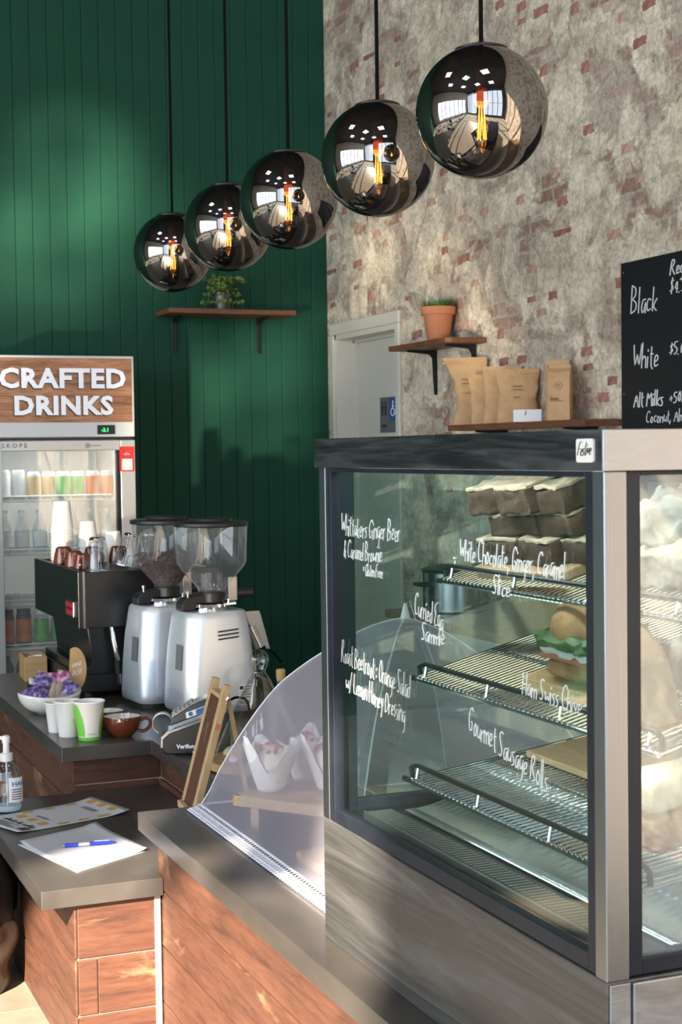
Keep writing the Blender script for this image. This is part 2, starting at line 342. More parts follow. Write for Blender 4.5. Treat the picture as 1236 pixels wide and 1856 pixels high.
mat('laminate', (.045, .040, .037), .30, var=(.085, .075, .068), vscale=4, stretch=(1, .4, 1), rvar=.06, detail=3)
woodgrain('board_wood_y', (.055, .020, .012), (.145, .058, .033), 'Y', 5, .55, wear=(.36, .22, .12), wscale=2.2, wlo=.60, whi=.76)
woodgrain('board_wood_x', (.055, .020, .012), (.145, .058, .033), 'X', 5, .55, wear=(.36, .22, .12), wscale=2.2, wlo=.60, whi=.76)
mat('joint_pale', (.60, .50, .40), .8)  # pale colour paints in the sunlit plank edges along the joints
woodgrain('shelf_wood_x', (.10, .035, .016), (.23, .095, .045), 'X', 7, .5)
woodgrain('shelf_wood_y', (.10, .035, .016), (.23, .095, .045), 'Y', 7, .5)
woodgrain('bench_wood', (.20, .12, .07), (.36, .24, .15), 'Y', 5, .4)
woodgrain('pine', (.42, .27, .13), (.60, .42, .23), 'Z', 8, .45)
woodgrain('bamboo', (.42, .25, .10), (.56, .36, .17), 'X', 6, .45)
woodgrain('board_pale', (.38, .23, .12), (.52, .34, .19), 'Y', 6, .5)
glassy('clear_glass', (.985, .99, .99), ior=1.45)
glassy('cabinet_glass', (.86, .93, .915), ior=1.50, base=.02)
glassy('cabinet_glass_hazy', (.86, .92, .92), ior=1.50, base=.03, haze=.10, hcol=(.72, .82, .92))  # bluish window reflection put into the end glass as diffuse haze
glassy('drinking_glass', (.95, .96, .965), ior=1.52, base=.02)
glassy('flask_glass', (.96, .97, .97), ior=1.50, base=.02)
glassy('hopper_plastic', (.94, .945, .95), ior=1.50, base=.03, haze=.05)
glassy('fridge_glass', (.93, .96, .95), ior=1.50, base=.03, haze=.05, hcol=(.8, .82, .8))
glassy('bottle_clear', (.88, .93, .96), ior=1.45, base=.03)
glassy('bulb_glass', (1.0, .80, .52), ior=1.45, base=.02)
glassy('smoked_mirror', (.22, .19, .175), gloss=(.52, .50, .49), ior=1.5, base=.45)
mat('filament', (1, .6, .2), .5, emit=(1.0, .36, .06), estr=38)
mat('brass_socket', (.34, .14, .045), .3, metal=1.0)
mat('chalkboard', (.0045, .005, .007), .55)
mat('chalk', (.82, .82, .80), .8)
mat('marker_white', (.86, .90, .90), .6)
mat('kraft', (.50, .29, .13), .62, var=(.57, .35, .17), vscale=14, bump=.25, bscale=26)
mat('ink', (.05, .035, .03), .7)
mat('white_card', (.80, .80, .80), .6)
mat('paper', (.56, .56, .61), .75)
mat('paper_cup', (.82, .80, .77), .55)
mat('cup_green', (.16, .52, .06), .5)
mat('cup_leaf', (.62, .75, .35), .5)
mat('cup_print', (.45, .45, .42), .6)
mat('brown_glaze', (.115, .026, .012), .12, coat=.6)
mat('white_glaze', (.78, .77, .74), .12, coat=.6)
mat('terracotta', (.46, .16, .075), .75, var=(.52, .20, .10), vscale=9)
mat('soil', (.03, .02, .014), .95)
mat('leaf_grass', (.045, .12, .022), .55, var=(.09, .19, .04), vscale=30)
mat('leaf_pale', (.16, .25, .045), .5, var=(.34, .42, .13), vscale=25)
mat('pot_grey', (.09, .09, .10), .3, metal=.5)
mat('sign_grey', (.12, .13, .145), .5)
mat('sign_blue', (.012, .075, .32), .45)
mat('sign_white', (.8, .8, .8), .5)
mat('fridge_white', (.72, .73, .74), .35)
mat('fridge_frame', (.56, .57, .57), .3, metal=.5)
mat('fridge_inside', (.70, .70, .69), .5)
mat('wire_white', (.78, .78, .78), .4)
mat('letter_white', (.82, .82, .86), .45, emit=(.85, .87, 1.0), estr=.28)
mat('led_green', (.02, .3, .08), .5, emit=(.05, 1.0, .25), estr=2.2)
mat('red_sticker', (.72, .03, .03), .45)
mat('red_badge', (.42, .018, .03), .35)
mat('sanitiser_gel', (.62, .70, .78), .2)
mat('label_white', (.78, .80, .83), .5)
mat('label_blue', (.03, .14, .42), .5)
mat('orange_print', (.62, .33, .06), .7)
mat('pen_blue', (.02, .05, .55), .3)
mat('pen_clear', (.55, .62, .8), .15)
mat('bag_black', (.018, .017, .017), .28, bump=.5, bscale=10)
mat('bag_brown', (.055, .036, .027), .35, bump=.5, bscale=10)
mat('beans', (.052, .020, .010), .42, var=(.10, .04, .02), vscale=40)
mat('brownie', (.040, .018, .010), .85, var=(.085, .040, .022), vscale=30, bump=.7, bscale=55)
mat('brownie_top', (.34, .25, .17), .85, var=(.52, .42, .31), vscale=26, bump=.6, bscale=50)
mat('cream_slice', (.42, .35, .26), .8, var=(.60, .54, .44), vscale=22, bump=.6, bscale=45)
mat('crust', (.24, .105, .04), .7, var=(.40, .22, .095), vscale=16, bump=.4, bscale=40)
mat('pale_bread', (.66, .52, .36), .75, var=(.76, .64, .48), vscale=14, bump=.3, bscale=40)
mat('lettuce', (.03, .075, .018), .5, var=(.07, .14, .035), vscale=25)
mat('salmon_fill', (.45, .17, .10), .5)
mat('white_fill', (.58, .56, .52), .6)
mat('icing', (.78, .74, .64), .6)
mat('pink_crumbs', (.50, .12, .13), .7)
mat('muffin_paper', (.76, .75, .76), .65)
mat('purple_foil', (.10, .07, .32), .32, metal=.35, var=(.55, .45, .68), vscale=75, vlo=.45, vhi=.60)
mat('pink_foil', (.50, .10, .30), .35, metal=.3, var=(.75, .6, .70), vscale=60, vlo=.45, vhi=.58)
mat('cream_foil', (.55, .45, .38), .4)
mat('ribbon_red', (.50, .02, .08), .4)
mat('lace', (.78, .78, .86), .8)
mat('teal_glass', (.02, .16, .17), .15, coat=.4)
mat('orange_label', (.62, .16, .05), .5)
mat('dark_jar', (.05, .03, .025), .3)
mat('green_label', (.12, .40, .10), .5)
mat('tan_label', (.55, .38, .20), .5)
mat('terminal_grey', (.045, .047, .052), .4)
mat('terminal_silver', (.45, .46, .48), .22, metal=.9)
mat('key_grey', (.28, .30, .29), .5)
mat('paper_roll', (.72, .72, .72), .7)
mat('light_panel', (.9, .9, .9), .5, emit=(1, .97, .92), estr=7.0)
mat('mullion', (.05, .06, .08), .45)
mat('cabinet_deck', (.30, .33, .33), .3, metal=.8)
mat('deck_black', (.012, .014, .017), .25)
mat('flute_white', (.74, .80, .79), .16, metal=.9)
mat('tube_light', (1, 1, 1), .5, emit=(.93, 1.0, .98), estr=14.0)
# sheer net: woven cloth that lets most of the light through
def netcloth():
    m = bpy.data.materials.new('net'); m.use_nodes = True; nt = m.node_tree; N = nt.nodes; L = nt.links
    N.remove(N['Principled BSDF']); out = N['Material Output']
    t = N.new('ShaderNodeBsdfTransparent'); d = N.new('ShaderNodeBsdfDiffuse'); d.inputs[0].default_value = (.66, .64, .76, 1)
    tr = N.new('ShaderNodeBsdfTranslucent'); tr.inputs[0].default_value = (.66, .64, .76, 1)
    a = N.new('ShaderNodeMixShader'); a.inputs[0].default_value = .4; L.new(d.outputs[0], a.inputs[1]); L.new(tr.outputs[0], a.inputs[2])
    lw = N.new('ShaderNodeLayerWeight'); lw.inputs[0].default_value = .32
    mr = N.new('ShaderNodeMapRange'); mr.inputs['To Min'].default_value = .15; mr.inputs['To Max'].default_value = .68; L.new(lw.outputs['Facing'], mr.inputs['Value'])
    b = N.new('ShaderNodeMixShader'); L.new(mr.outputs[0], b.inputs[0]); L.new(t.outputs[0], b.inputs[1]); L.new(a.outputs[0], b.inputs[2])
    L.new(b.outputs[0], out.inputs[0]); MATS['net'] = m
netcloth()
def plasterbrick():
    m = bpy.data.materials.new('worn_plaster'); m.use_nodes = True; nt = m.node_tree; N = nt.nodes; L = nt.links
    b = N['Principled BSDF']; b.inputs['Roughness'].default_value = .85
    tc = N.new('ShaderNodeTexCoord'); sp = N.new('ShaderNodeSeparateXYZ'); cb = N.new('ShaderNodeCombineXYZ')
    L.new(tc.outputs['Object'], sp.inputs[0]); L.new(sp.outputs['Y'], cb.inputs[0]); L.new(sp.outputs['Z'], cb.inputs[1])
    # courses bend a little
    nw = N.new('ShaderNodeTexNoise'); nw.inputs['Scale'].default_value = 9; nw.inputs['Detail'].default_value = 3; L.new(cb.outputs[0], nw.inputs['Vector'])
    ws = N.new('ShaderNodeVectorMath'); ws.operation = 'MULTIPLY_ADD'; ws.inputs[1].default_value = (.035, .035, .0); L.new(nw.outputs['Color'], ws.inputs[0]); L.new(cb.outputs[0], ws.inputs[2])
    br = N.new('ShaderNodeTexBrick'); br.inputs['Scale'].default_value = 1.0; br.inputs['Brick Width'].default_value = .19; br.inputs['Row Height'].default_value = .062
    br.inputs['Mortar Size'].default_value = .008; br.inputs['Mortar Smooth'].default_value = .4; br.inputs['Bias'].default_value = 0
    br.inputs['Color1'].default_value = (.36, .20, .15, 1); br.inputs['Color2'].default_value = (.60, .49, .39, 1); br.inputs['Mortar'].default_value = (.50, .44, .37, 1)
    L.new(ws.outputs[0], br.inputs['Vector'])
    n1 = N.new('ShaderNodeTexNoise'); n1.inputs['Scale'].default_value = 6; n1.inputs['Detail'].default_value = 9; n1.inputs['Roughness'].default_value = .68; L.new(cb.outputs[0], n1.inputs['Vector'])
    pr = N.new('ShaderNodeValToRGB'); e = pr.color_ramp.elements; e[0].position = .34; e[0].color = (.52, .435, .325, 1); e[1].position = .64; e[1].color = (.94, .81, .635, 1)
    L.new(n1.outputs[0], pr.inputs[0])
    n2 = N.new('ShaderNodeTexNoise'); n2.inputs['Scale'].default_value = 3.2; n2.inputs['Detail'].default_value = 9; n2.inputs['Roughness'].default_value = .66; n2.inputs['Distortion'].default_value = .5
    mv = N.new('ShaderNodeMapping'); mv.inputs['Location'].default_value = (4.3, 1.7, 0); L.new(cb.outputs[0], mv.inputs[0]); L.new(mv.outputs[0], n2.inputs['Vector'])
    ms = N.new('ShaderNodeValToRGB'); ms.color_ramp.elements[0].position = .505; ms.color_ramp.elements[1].position = .575; L.new(n2.outputs[0], ms.inputs[0])
    # fine grit and flaking
    n3 = N.new('ShaderNodeTexNoise'); n3.inputs['Scale'].default_value = 46; n3.inputs['Detail'].default_value = 8; n3.inputs['Roughness'].default_value = .7; L.new(cb.outputs[0], n3.inputs['Vector'])
    mx = N.new('ShaderNodeMix'); mx.data_type = 'RGBA'; L.new(ms.outputs[0], mx.inputs[0]); L.new(pr.outputs[0], mx.inputs[6]); L.new(br.outputs['Color'], mx.inputs[7])
    gr = N.new('ShaderNodeMapRange'); gr.inputs['From Min'].default_value = .33; gr.inputs['From Max'].default_value = .66; gr.inputs['To Min'].default_value = .74; gr.inputs['To Max'].default_value = 1.25; L.new(n3.outputs[0], gr.inputs['Value'])
    mm = N.new('ShaderNodeMix'); mm.data_type = 'RGBA'; mm.blend_type = 'MULTIPLY'; mm.inputs[0].default_value = 1.0; L.new(mx.outputs[2], mm.inputs[6]); L.new(gr.outputs[0], mm.inputs[7])
    L.new(mm.outputs[2], b.inputs['Base Color'])
    # hairline cracks and chipped edges
    vw = N.new('ShaderNodeVectorMath'); vw.operation = 'MULTIPLY_ADD'; vw.inputs[1].default_value = (.10, .10, 0); L.new(n3.outputs['Color'], vw.inputs[0]); L.new(cb.outputs[0], vw.inputs[2])
    vo = N.new('ShaderNodeTexVoronoi'); vo.feature = 'DISTANCE_TO_EDGE'; vo.inputs['Scale'].default_value = 8.5; L.new(vw.outputs[0], vo.inputs['Vector'])
    vr = N.new('ShaderNodeMapRange'); vr.inputs['From Max'].default_value = .05; vr.inputs['To Min'].default_value = .55; vr.inputs['To Max'].default_value = 1.0; L.new(vo.outputs[0], vr.inputs['Value'])
    cm = N.new('ShaderNodeMix'); cm.data_type = 'RGBA'; cm.blend_type = 'MULTIPLY'; cm.inputs[0].default_value = .7; L.new(mm.outputs[2], cm.inputs[6]); L.new(vr.outputs[0], cm.inputs[7]); L.new(cm.outputs[2], b.inputs['Base Color'])
    h = N.new('ShaderNodeMath'); h.operation = 'MULTIPLY_ADD'; h.inputs[1].default_value = -.55; L.new(ms.outputs[0], h.inputs[0]); L.new(n1.outputs[0], h.inputs[2])
    h2 = N.new('ShaderNodeMath'); h2.operation = 'MULTIPLY_ADD'; h2.inputs[1].default_value = .55; L.new(n3.outputs[0], h2.inputs[0]); L.new(h.outputs[0], h2.inputs[2])
    bp = N.new('ShaderNodeBump'); bp.inputs['Strength'].default_value = .8; bp.inputs['Distance'].default_value = .014; L.new(h2.outputs[0], bp.inputs['Height']); L.new(bp.outputs[0], b.inputs['Normal'])
    MATS['worn_plaster'] = m
plasterbrick()
for i, (c1, c2) in enumerate((((.32, .125, .095), (.46, .25, .19)), ((.44, .24, .17), (.58, .41, .31)), ((.46, .36, .27), (.62, .51, .40)), ((.26, .095, .075), (.38, .19, .145)))):
    mat('brick_%d' % i, c1, .85, var=c2, vscale=24, bump=.6, bscale=60)
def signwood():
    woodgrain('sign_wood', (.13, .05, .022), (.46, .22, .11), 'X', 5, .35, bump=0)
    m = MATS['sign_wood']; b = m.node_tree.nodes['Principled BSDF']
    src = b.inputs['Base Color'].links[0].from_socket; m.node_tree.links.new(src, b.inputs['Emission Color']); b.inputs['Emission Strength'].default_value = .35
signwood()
# ------------------------------------------------------------------ the room
XB, YG, CEIL, YF, XL = 3.2, 8.0, 5.9, -3.2, -6.5
fl = struct(MB().box(XL-.2, XB+.6, YF-.2, YG+.2, -.12, -.006).build('floor', 'grout'))
tile = MB().box(-.297, .297, -.297, .297, -.012, 0).mesh('tile', 'floor_tile')
for i in range(-7, 3):
    for j in range(1, 12):
        x, y = .17+.6*i, .22+.6*j-.6
        if x > 1.1 or y > 7.5 or x < -4: continue
        o = bpy.data.objects.new('tile', tile); COL.objects.link(o); o.parent = fl; o.location = (x, y, 0)
struct(MB().box(XL-.2, XB+.6, YF-.2, YG+.2, CEIL, CEIL+.1).build('ceiling', 'ceiling_black'))
# green boarded wall
wb = struct(MB().box(XL-.2, XB, YG+.012, YG+.15, 0, CEIL).build('wall_back', 'green_paint'))
BW = .0915
bd = MB().prism([(-BW/2+.0006, .014), (-BW/2+.0006, .003), (-BW/2+.004, 0), (BW/2-.004, 0), (BW/2-.0006, .003), (BW/2-.0006, .014)], 'Z', 0, CEIL).mesh('board', 'green_paint')
for i in range(52):
    o = bpy.data.objects.new('board', bd); COL.objects.link(o); o.parent = wb; o.location = (XB-BW*(i+.5), YG, 0)
# worn brick wall with the doorway cut through it
dy0, dy1, dz = 7.04, 7.90, 2.165
wr = MB().box(XB, XB+.16, YF, dy0, 0, CEIL).box(XB, XB+.16, dy1, YG+.15, 0, CEIL).box(XB, XB+.16, dy0, dy1, dz, CEIL)
wr = struct(wr.build('wall_right', 'worn_plaster'))
# bricks showing where the plaster has come away
rnd = random.Random(21)
def brick_mesh(seed):
    r = random.Random(seed); w = r.uniform(.05, .15); h = r.uniform(.028, .052); n = 16; P = []
    for k in range(n):
        a = 2*math.pi*k/n; c, s = math.cos(a), math.sin(a); q = max(abs(c), abs(s))
        P.append((c/q*w/2*r.uniform(.80, 1.03), s/q*h/2*r.uniform(.72, 1.05)))
    m = MB(); b = 0
    m.v = [(.004, p[0], p[1]) for p in P]+[(-.0015, p[0]*.94, p[1]*.90) for p in P]+[(-.003, p[0]*.55, p[1]*.5) for p in P]
    for i in range(n): j = (i+1) % n; m.f += [(i, j, n+j, n+i), (n+i, n+j, 2*n+j, 2*n+i)]
    m.f.append(tuple(range(2*n, 3*n))); m.f = [tuple(reversed(q)) for q in m.f]
    return m.mesh('brick', 'brick_%d' % (seed % 4), True, 40)
BM = [brick_mesh(s) for s in range(16)]
spots = []
cent = [(rnd.uniform(3.9, 7.9), rnd.uniform(1.5, 3.9), rnd.uniform(.12, .34)) for _ in range(30)]
while len(spots) < 250:
    if rnd.random() < .62: cy, cz, cr = rnd.choice(cent); y = cy+rnd.gauss(0, cr); z = cz+rnd.gauss(0, cr*.6)
    else: y = rnd.uniform(3.8, 7.95); z = rnd.uniform(1.35, 3.95)
    z = round(z/.062)*.062+.031; row = int(round(z/.062)); y = round((y+(row % 2)*.09)/.18)*.18-(row % 2)*.09+rnd.uniform(-.02, .02)
    if not (3.7 < y < 7.93 and 1.3 < z < 4): continue
    if 6.93 < y and z < 2.27: continue
    if any(abs(y-a) < .1 and abs(z-b) < .04 for a, b in spots): continue
    spots.append((y, z))
for k, (y, z) in enumerate(spots):
    o = bpy.data.objects.new('brick', BM[rnd.randrange(16)]); COL.objects.link(o); o.parent = wr; o.location = (XB, y, z); o.rotation_euler = (rnd.uniform(-.06, .06), 0, 0)
# cream door, set back in its lining
dr = bpy.data.objects.new('door_1', None); COL.objects.link(dr); struct(dr)
MB().box(XB+.125, XB+.165, dy0+.03, dy1-.03, .01, dz-.045).build('door_leaf', 'door_cream', dr, bevel=.002)
lin = MB().box(XB-.005, XB+.17, dy1-.03, dy1, 0, dz).box(XB-.005, XB+.17, dy0, dy0+.03, 0, dz).box(XB-.005, XB+.17, dy0, dy1, dz-.04, dz)
lin.build('door_lining', 'door_cream', dr, bevel=.002)
MB().box(XB+.10, XB+.124, dy1-.045, dy1-.03, 0, dz-.04).box(XB+.10, XB+.124, dy0+.03, dy0+.045, 0, dz-.04).box(XB+.10, XB+.124, dy0+.03, dy1-.03, dz-.055, dz-.04).build('door_stop', 'door_cream', dr)
MB().box(XB-.018, XB, dy1-.012, dy1+.035, 0, dz-.0125).box(XB-.018, XB, dy0-.035, dy0+.012, 0, dz-.0125).box(XB-.018, XB, dy0-.035, dy1+.035, dz-.012, dz+.05).build('architrave', 'door_cream', dr, bevel=.004)
# shopfront glazing behind the camera and along the left side
def glazed(name, plane, bays, span, top):
    w = bpy.data.objects.new(name, None); COL.objects.link(w); struct(w)
    def B(a0, a1, z0, z1, t=.05):
        return (a0, a1, YF-t, YF+t, z0, z1) if plane == 'Y' else (XL-t, XL+t, a0, a1, z0, z1)
    m = MB(); a = span[0]; pm = MB()
    for b0, b1, sill, head, *open_ in bays:
        if b0 > a+.001: m.box(*B(a, b0, 0, top))
        if sill > 0: m.box(*B(b0, b1, 0, sill))
        m.box(*B(b0, b1, head, top))
        if open_: a = b1; continue
        pm.box(*B(b0+.001, b0+.025, sill, head, .04)).box(*B(b1-.025, b1-.001, sill, head, .04))
        if head-sill > 3: pm.box(*B(b0, b1, 2.55, 2.60, .04))
        a = b1
    if a < span[1]-.001: m.box(*B(a, span[1], 0, top))
    m.build('wall_panel', 'white_wall' if plane == 'X' else 'mullion', w); pm.build('mullion', 'mullion', w)
    return w
glazed('wall_front', 'Y', [(-6.3, -5.6, .3, 5.5), (-5.55, -4.85, .3, 5.5), (-4.82, -4.36, .3, 5.52, 1), (-4.36, -3.90, .3, 5.575, 1), (-3.90, -3.55, .3, 5.25, 1), (-3.55, -3.29, .3, 5.02, 1), (-3.29, -2.94, .3, 5.16, 1),  # bay heads and the blank stretch are shaped to place sun patches and shadows
                           (-1.25, -.35, .3, 5.0), (-.3, .6, .3, 5.0), (.65, 1.55, .3, 5.0), (1.6, 2.5, .3, 5.0)], (XL, XB), CEIL)
glazed('wall_left', 'X', [(-2.6, -1.5, .3, 3.9), (-1.4, -.3, .3, 3.9), (-.2, .9, .3, 3.9), (1.0, 2.1, .3, 3.9), (2.2, 3.3, .3, 3.9), (3.4, 4.5, .3, 3.9), (4.6, 5.7, .3, 3.9)], (YF, YG), CEIL)
# ceiling light panels
lp0 = None; k = 0
for x, y in ((-3.6, .2), (-3.6, 3.0), (-1.4, -1.2), (-1.4, 1.4), (-1.4, 4.2), (.9, -1.6), (.9, .9)):
    if lp0 is None:
        lp0 = thing('ceiling_light', 'x', 'ceiling light', (x, y, CEIL), 0, 'square ceiling light panels')
        MB().box(-.42, .42, -.42, .42, -.03, 0).build('housing', 'fridge_white', lp0); MB().box(-.38, .38, -.38, .38, -.036, -.03).build('diffuser', 'light_panel', lp0); o = lp0
    else: o = copy_tree(lp0); o.location = (x, y, CEIL)
    o['label'] = 'square white ceiling light panel seen mirrored in the pendant globes'
# ------------------------------------------------------------------ counter
ZC, ZL, TH = .6075, .459, .045
XE, XI, XK = .953, 1.237, 1.90      # customer edge, inner edge of the notch, staff edge
Y0, YB, YA, YE = .45, 3.716, 4.631, 6.335
wt = MB().prism([(XE, Y0), (XK, Y0), (XK, YE), (XE, YE), (XE, YA), (XI, YA), (XI, YB), (XE, YB)], 'Z', ZC-TH, ZC).build('counter_worktop', 'laminate', bevel=.0015)
tag(wt, 'dark grey laminate worktop running under the coffee machine and the food cabinet', 'worktop')
lw = MB().prism([(.690, 3.627), (.992, 3.627), (.992, 3.684), (1.268, 3.684), (1.268, 4.660), (.690, 4.660)], 'Z', ZL-TH, ZL).build('low_worktop', 'laminate', bevel=.0015)
tag(lw, 'low dark laminate worktop holding the poster, paper and sanitiser', 'worktop')
BH = .1412
def boards(parent, plane, pos, a0, a1, ztop, zbot, inward, seed, stag=0):
    """horizontal boards clad on one upright face; plane 'X' = face at x=pos running along y"""
    r = random.Random(seed); z = ztop; t = .006; row = 0
    while z > zbot+.02:
        zb = max(zbot, z-BH+.004); cuts = [a0, a1]
        if a1-a0 > 1.2: c = a0+(a1-a0)*r.uniform(.35, .65); cuts = [a0, c, a1]
        elif stag: cuts = [a0, a0+.018+.03*(row % 2), a1] if row % 2 else [a0, a1]
        for i in range(len(cuts)-1):
            p, q = cuts[i]+(.001 if i else 0), cuts[i+1]-.001; d = r.uniform(0, .0015)
            L, Hh = q-p, z-zb
            if plane == 'X': o = MB().box(pos-d, pos+t, -L/2, L/2, -Hh/2, Hh/2).xf(T(-pos, 0, 0)).build('plank', 'board_wood_y', parent, bevel=.0022, M=T(pos, (p+q)/2, (z+zb)/2))
            else: o = MB().box(-L/2, L/2, pos-d, pos+t, -Hh/2, Hh/2).xf(T(0, -pos, 0)).build('plank', 'board_wood_x', parent, bevel=.0022, M=T((p+q)/2, pos, (z+zb)/2))
        z = zb-.004; row += 1
def base(name, label, poly, ztop):
    b = thing(name, label, 'counter')
    MB().prism(poly, 'Z', .0, ztop).build('carcass', 'joint_pale', b); return b
OV = .041
b1 = base('service_counter', 'plank-clad counter base below the food cabinet', [(XE+OV+.006, Y0+.05), (XK-.03, Y0+.05), (XK-.03, YB-.05), (XE+OV+.006, YB-.05)], ZC-TH)
boards(b1, 'X', XE+OV, Y0+.05, YB-.036, ZC-TH-.002, .0, 1, 3)
MB().box(XE+OV, XK-.03, YB-.05, YB-.036, 0, ZC-TH).build('end_panel', 'board_wood_x', b1)
b2 = base('service_counter', 'plank-clad counter base below the coffee machine and cups', [(XE+OV+.006, YA+.047), (XK-.03, YA+.047), (XK-.03, YE-.04), (XE+OV+.006, YE-.04)], ZC-TH)
boards(b2, 'X', XE+OV, YA+.041, YE-.04, ZC-TH-.002, 0, 1, 5)
boards(b2, 'Y', YA+.041, XE+OV, XI+OV-.002, ZC-TH-.002, ZL+.022, 1, 6, stag=1)
MB().box(XE+OV+.002, XI+.03, YA+.030, YA+.041, ZL+.001, ZL+.019).build('skirting', 'board_wood_x', b2, bevel=.002)
b3 = base('service_counter', 'narrow counter base behind the low worktop under the card terminal', [(XI+OV+.006, YB-.03), (XK-.03, YB-.03), (XK-.03, YA+.04), (XI+OV+.006, YA+.04)], ZC-TH)
boards(b3, 'X', XI+OV, YB-.03, YA+.038, ZC-TH-.002, ZL+.022, 1, 8)
MB().box(XI+.03, XI+OV, YB-.03, YA+.028, ZL+.001, ZL+.019).build('skirting', 'board_wood_y', b3, bevel=.002)
b4 = base('low_service_counter', 'low plank-clad counter base jutting out under the papers', [(.780, 3.656), (.985, 3.656), (.985, 3.70), (1.262, 3.70), (1.262, 4.655), (.780, 4.655)], ZL-TH)
boards(b4, 'X', .774, 3.652, 4.655, ZL-TH-.001, 0, 1, 11)
boards(b4, 'Y', 3.650, .781, .988, ZL-TH-.001, 0, 1, 12, stag=1)
MB().box(.974, .989, 3.646, 3.652, 0, ZL-TH).build('corner_strip', 'joint_pale', b4)
# ------------------------------------------------------------------ food cabinet
cab = thing('food_cabinet', 'stainless steel food display cabinet with lettered glass on the counter', 'display cabinet', (0, 0, 0))
CX0, CX1, CY0, CY1, CB, CM, CT, CH = 1.0206, 1.70, 1.632, 2.606, ZC, .832, 1.531, 1.4785
MB().box(CX0, CX1, CY0, CY1, CB, CM).build('plinth', 'stainless_dark', cab, bevel=.002)
MB().box(CX0+.036, CX0+.30, CY0-.006, CY0, CB+.002, CM-.003).build('plinth_panel', 'stainless_light', cab, bevel=.002)
MB().box(CX0+.003, CX0+.033, CY0-.003, CY0, CB+.002, CM-.003).build('plinth_corner', 'stainless_light', cab, bevel=.001)
hood = MB().box(CX0-.006, CX0, CY0-.006, CY1+.008, CH, CT).box(CX0, CX1, CY0, CY1+.008, CT-.004, CT).box(CX0, CX1, CY1, CY1+.008, CH, CT-.004)
hood.build('hood', 'stainless_hood', cab, bevel=.0012)
MB().box(CX0-.0055, CX1, CY0-.0075, CY0-.0005, CH, CT-.0002).build('hood_end', 'stainless_light', cab, bevel=.0012)
MB().box(CX0+.002, CX1-.01, CY0+.002, CY1-.002, CT-.012, CT-.0045).build('roof_lining', 'navy_frame', cab)
def post(n, x0, x1, y0, y1, m): return MB().box(x0, x1, y0, y1, CM, CH).build(n, m, cab, bevel=.0015)
post('corner_post', CX0, CX0+.033, CY0, CY0+.028, 'stainless_up'); post('corner_post', CX0, CX0+.03, CY1-.03, CY1, 'stainless_up')
post('corner_post', CX1-.03, CX1, CY0, CY0+.028, 'stainless_up'); post('corner_post', CX1-.03, CX1, CY1-.03, CY1, 'stainless_up')
def frame_x(name, x0, x1, y0, y1, z0, z1, w, wb=None):
    wb = wb or w
    MB().box(x0, x1, y0, y0+w, z0, z1).box(x0, x1, y1-w, y1, z0, z1).box(x0, x1, y0+w, y1-w, z0, z0+wb).box(x0, x1, y0+w, y1-w, z1-.008, z1).build(name, 'navy_frame', cab, bevel=.0015)
def frame_y(name, y0, y1, x0, x1, z0, z1, w):
    MB().box(x0, x0+w, y0, y1, z0, z1).box(x1-w, x1, y0, y1, z0, z1).box(x0+w, x1-w, y0, y1, z0, z0+w).box(x0+w, x1-w, y0, y1, z1-.006, z1).build(name, 'navy_frame', cab, bevel=.0015)
frame_x('front_frame', CX0+.002, CX0+.022, CY0+.028, CY1-.031, CM+.001, CH, .021, .024)
frame_y('end_frame', CY0+.002, CY0+.022, CX0+.0335, CX1-.031, CM+.003, CH, .021)
frame_y('end_frame', CY1-.022, CY1-.002, CX0+.031, CX1-.031, CM+.001, CH, .030)
frame_x('back_frame', CX1-.022, CX1-.002, CY0+.029, CY1-.031, CM+.001, CH, .021)
fg = MB().box(CX0+.010, CX0+.015, CY0+.045, CY1-.05, CM+.020, CH-.004).build('front_glass', 'cabinet_glass', cab)
MB().box(CX0+.05, CX1-.05, CY0+.009, CY0+.014, CM+.020, CH-.003).build('end_glass', 'cabinet_glass_hazy', cab)
MB().box(CX0+.058, CX1-.058, CY1-.014, CY1-.009, CM+.028, CH-.003).build('end_glass', 'cabinet_glass', cab)
MB().box(CX1-.015, CX1-.010, CY0+.045, CY1-.05, CM+.020, CH-.004).build('back_glass', 'cabinet_glass', cab)
bdg = MB().prism(rect(.030*1.35, .030, .004), 'Y', -.003, 0).build('badge', 'white_glaze', cab, M=T(CX0-.0062, CY0+.031, 1.5045) @ FACE_NX)
tx, _ = handwrite('Festive', .017, .0007, .12, .62, 1.0, seed=3); STX = tx.xf(T(-.0165, -.0033, -.006)); STX.build('badge_lettering', 'ink', bdg)
# deck, slotted vent and the fluted deflector in the base
MB().box(CX0+.024, CX1-.024, CY0+.024, CY1-.024, CM, CM+.012).build('deck', 'deck_black', cab)
vent = MB().box(1.062, 1.112, CY0+.06, CY1-.10, CM+.022, CM+.026).box(1.059, 1.063, CY0+.06, CY1-.10, CM+.012, CM+.028)
for k in range(62):
    y = CY0+.075+k*.0128
    vent.box(1.068, 1.110, y, y+.006, CM+.026, CM+.0285)
vent.build('vent_panel', 'cabinet_deck', cab)
fl_ = MB(); NF = 42
def flute(u, v):
    y = CY0+.05+u*(CY1-CY0-.13); a = v*1.35; rip = .007*math.cos(u*NF*2*math.pi)
    return (1.150+(.17+rip)*math.sin(a)*1.05, y, CM+.016+(.105+rip)*(1-math.cos(a)))
fl_.grid(flute, NF*8, 10); fl_.build('fluted_deflector', 'flute_white', cab, smooth=True, ang=80, solid=.002)
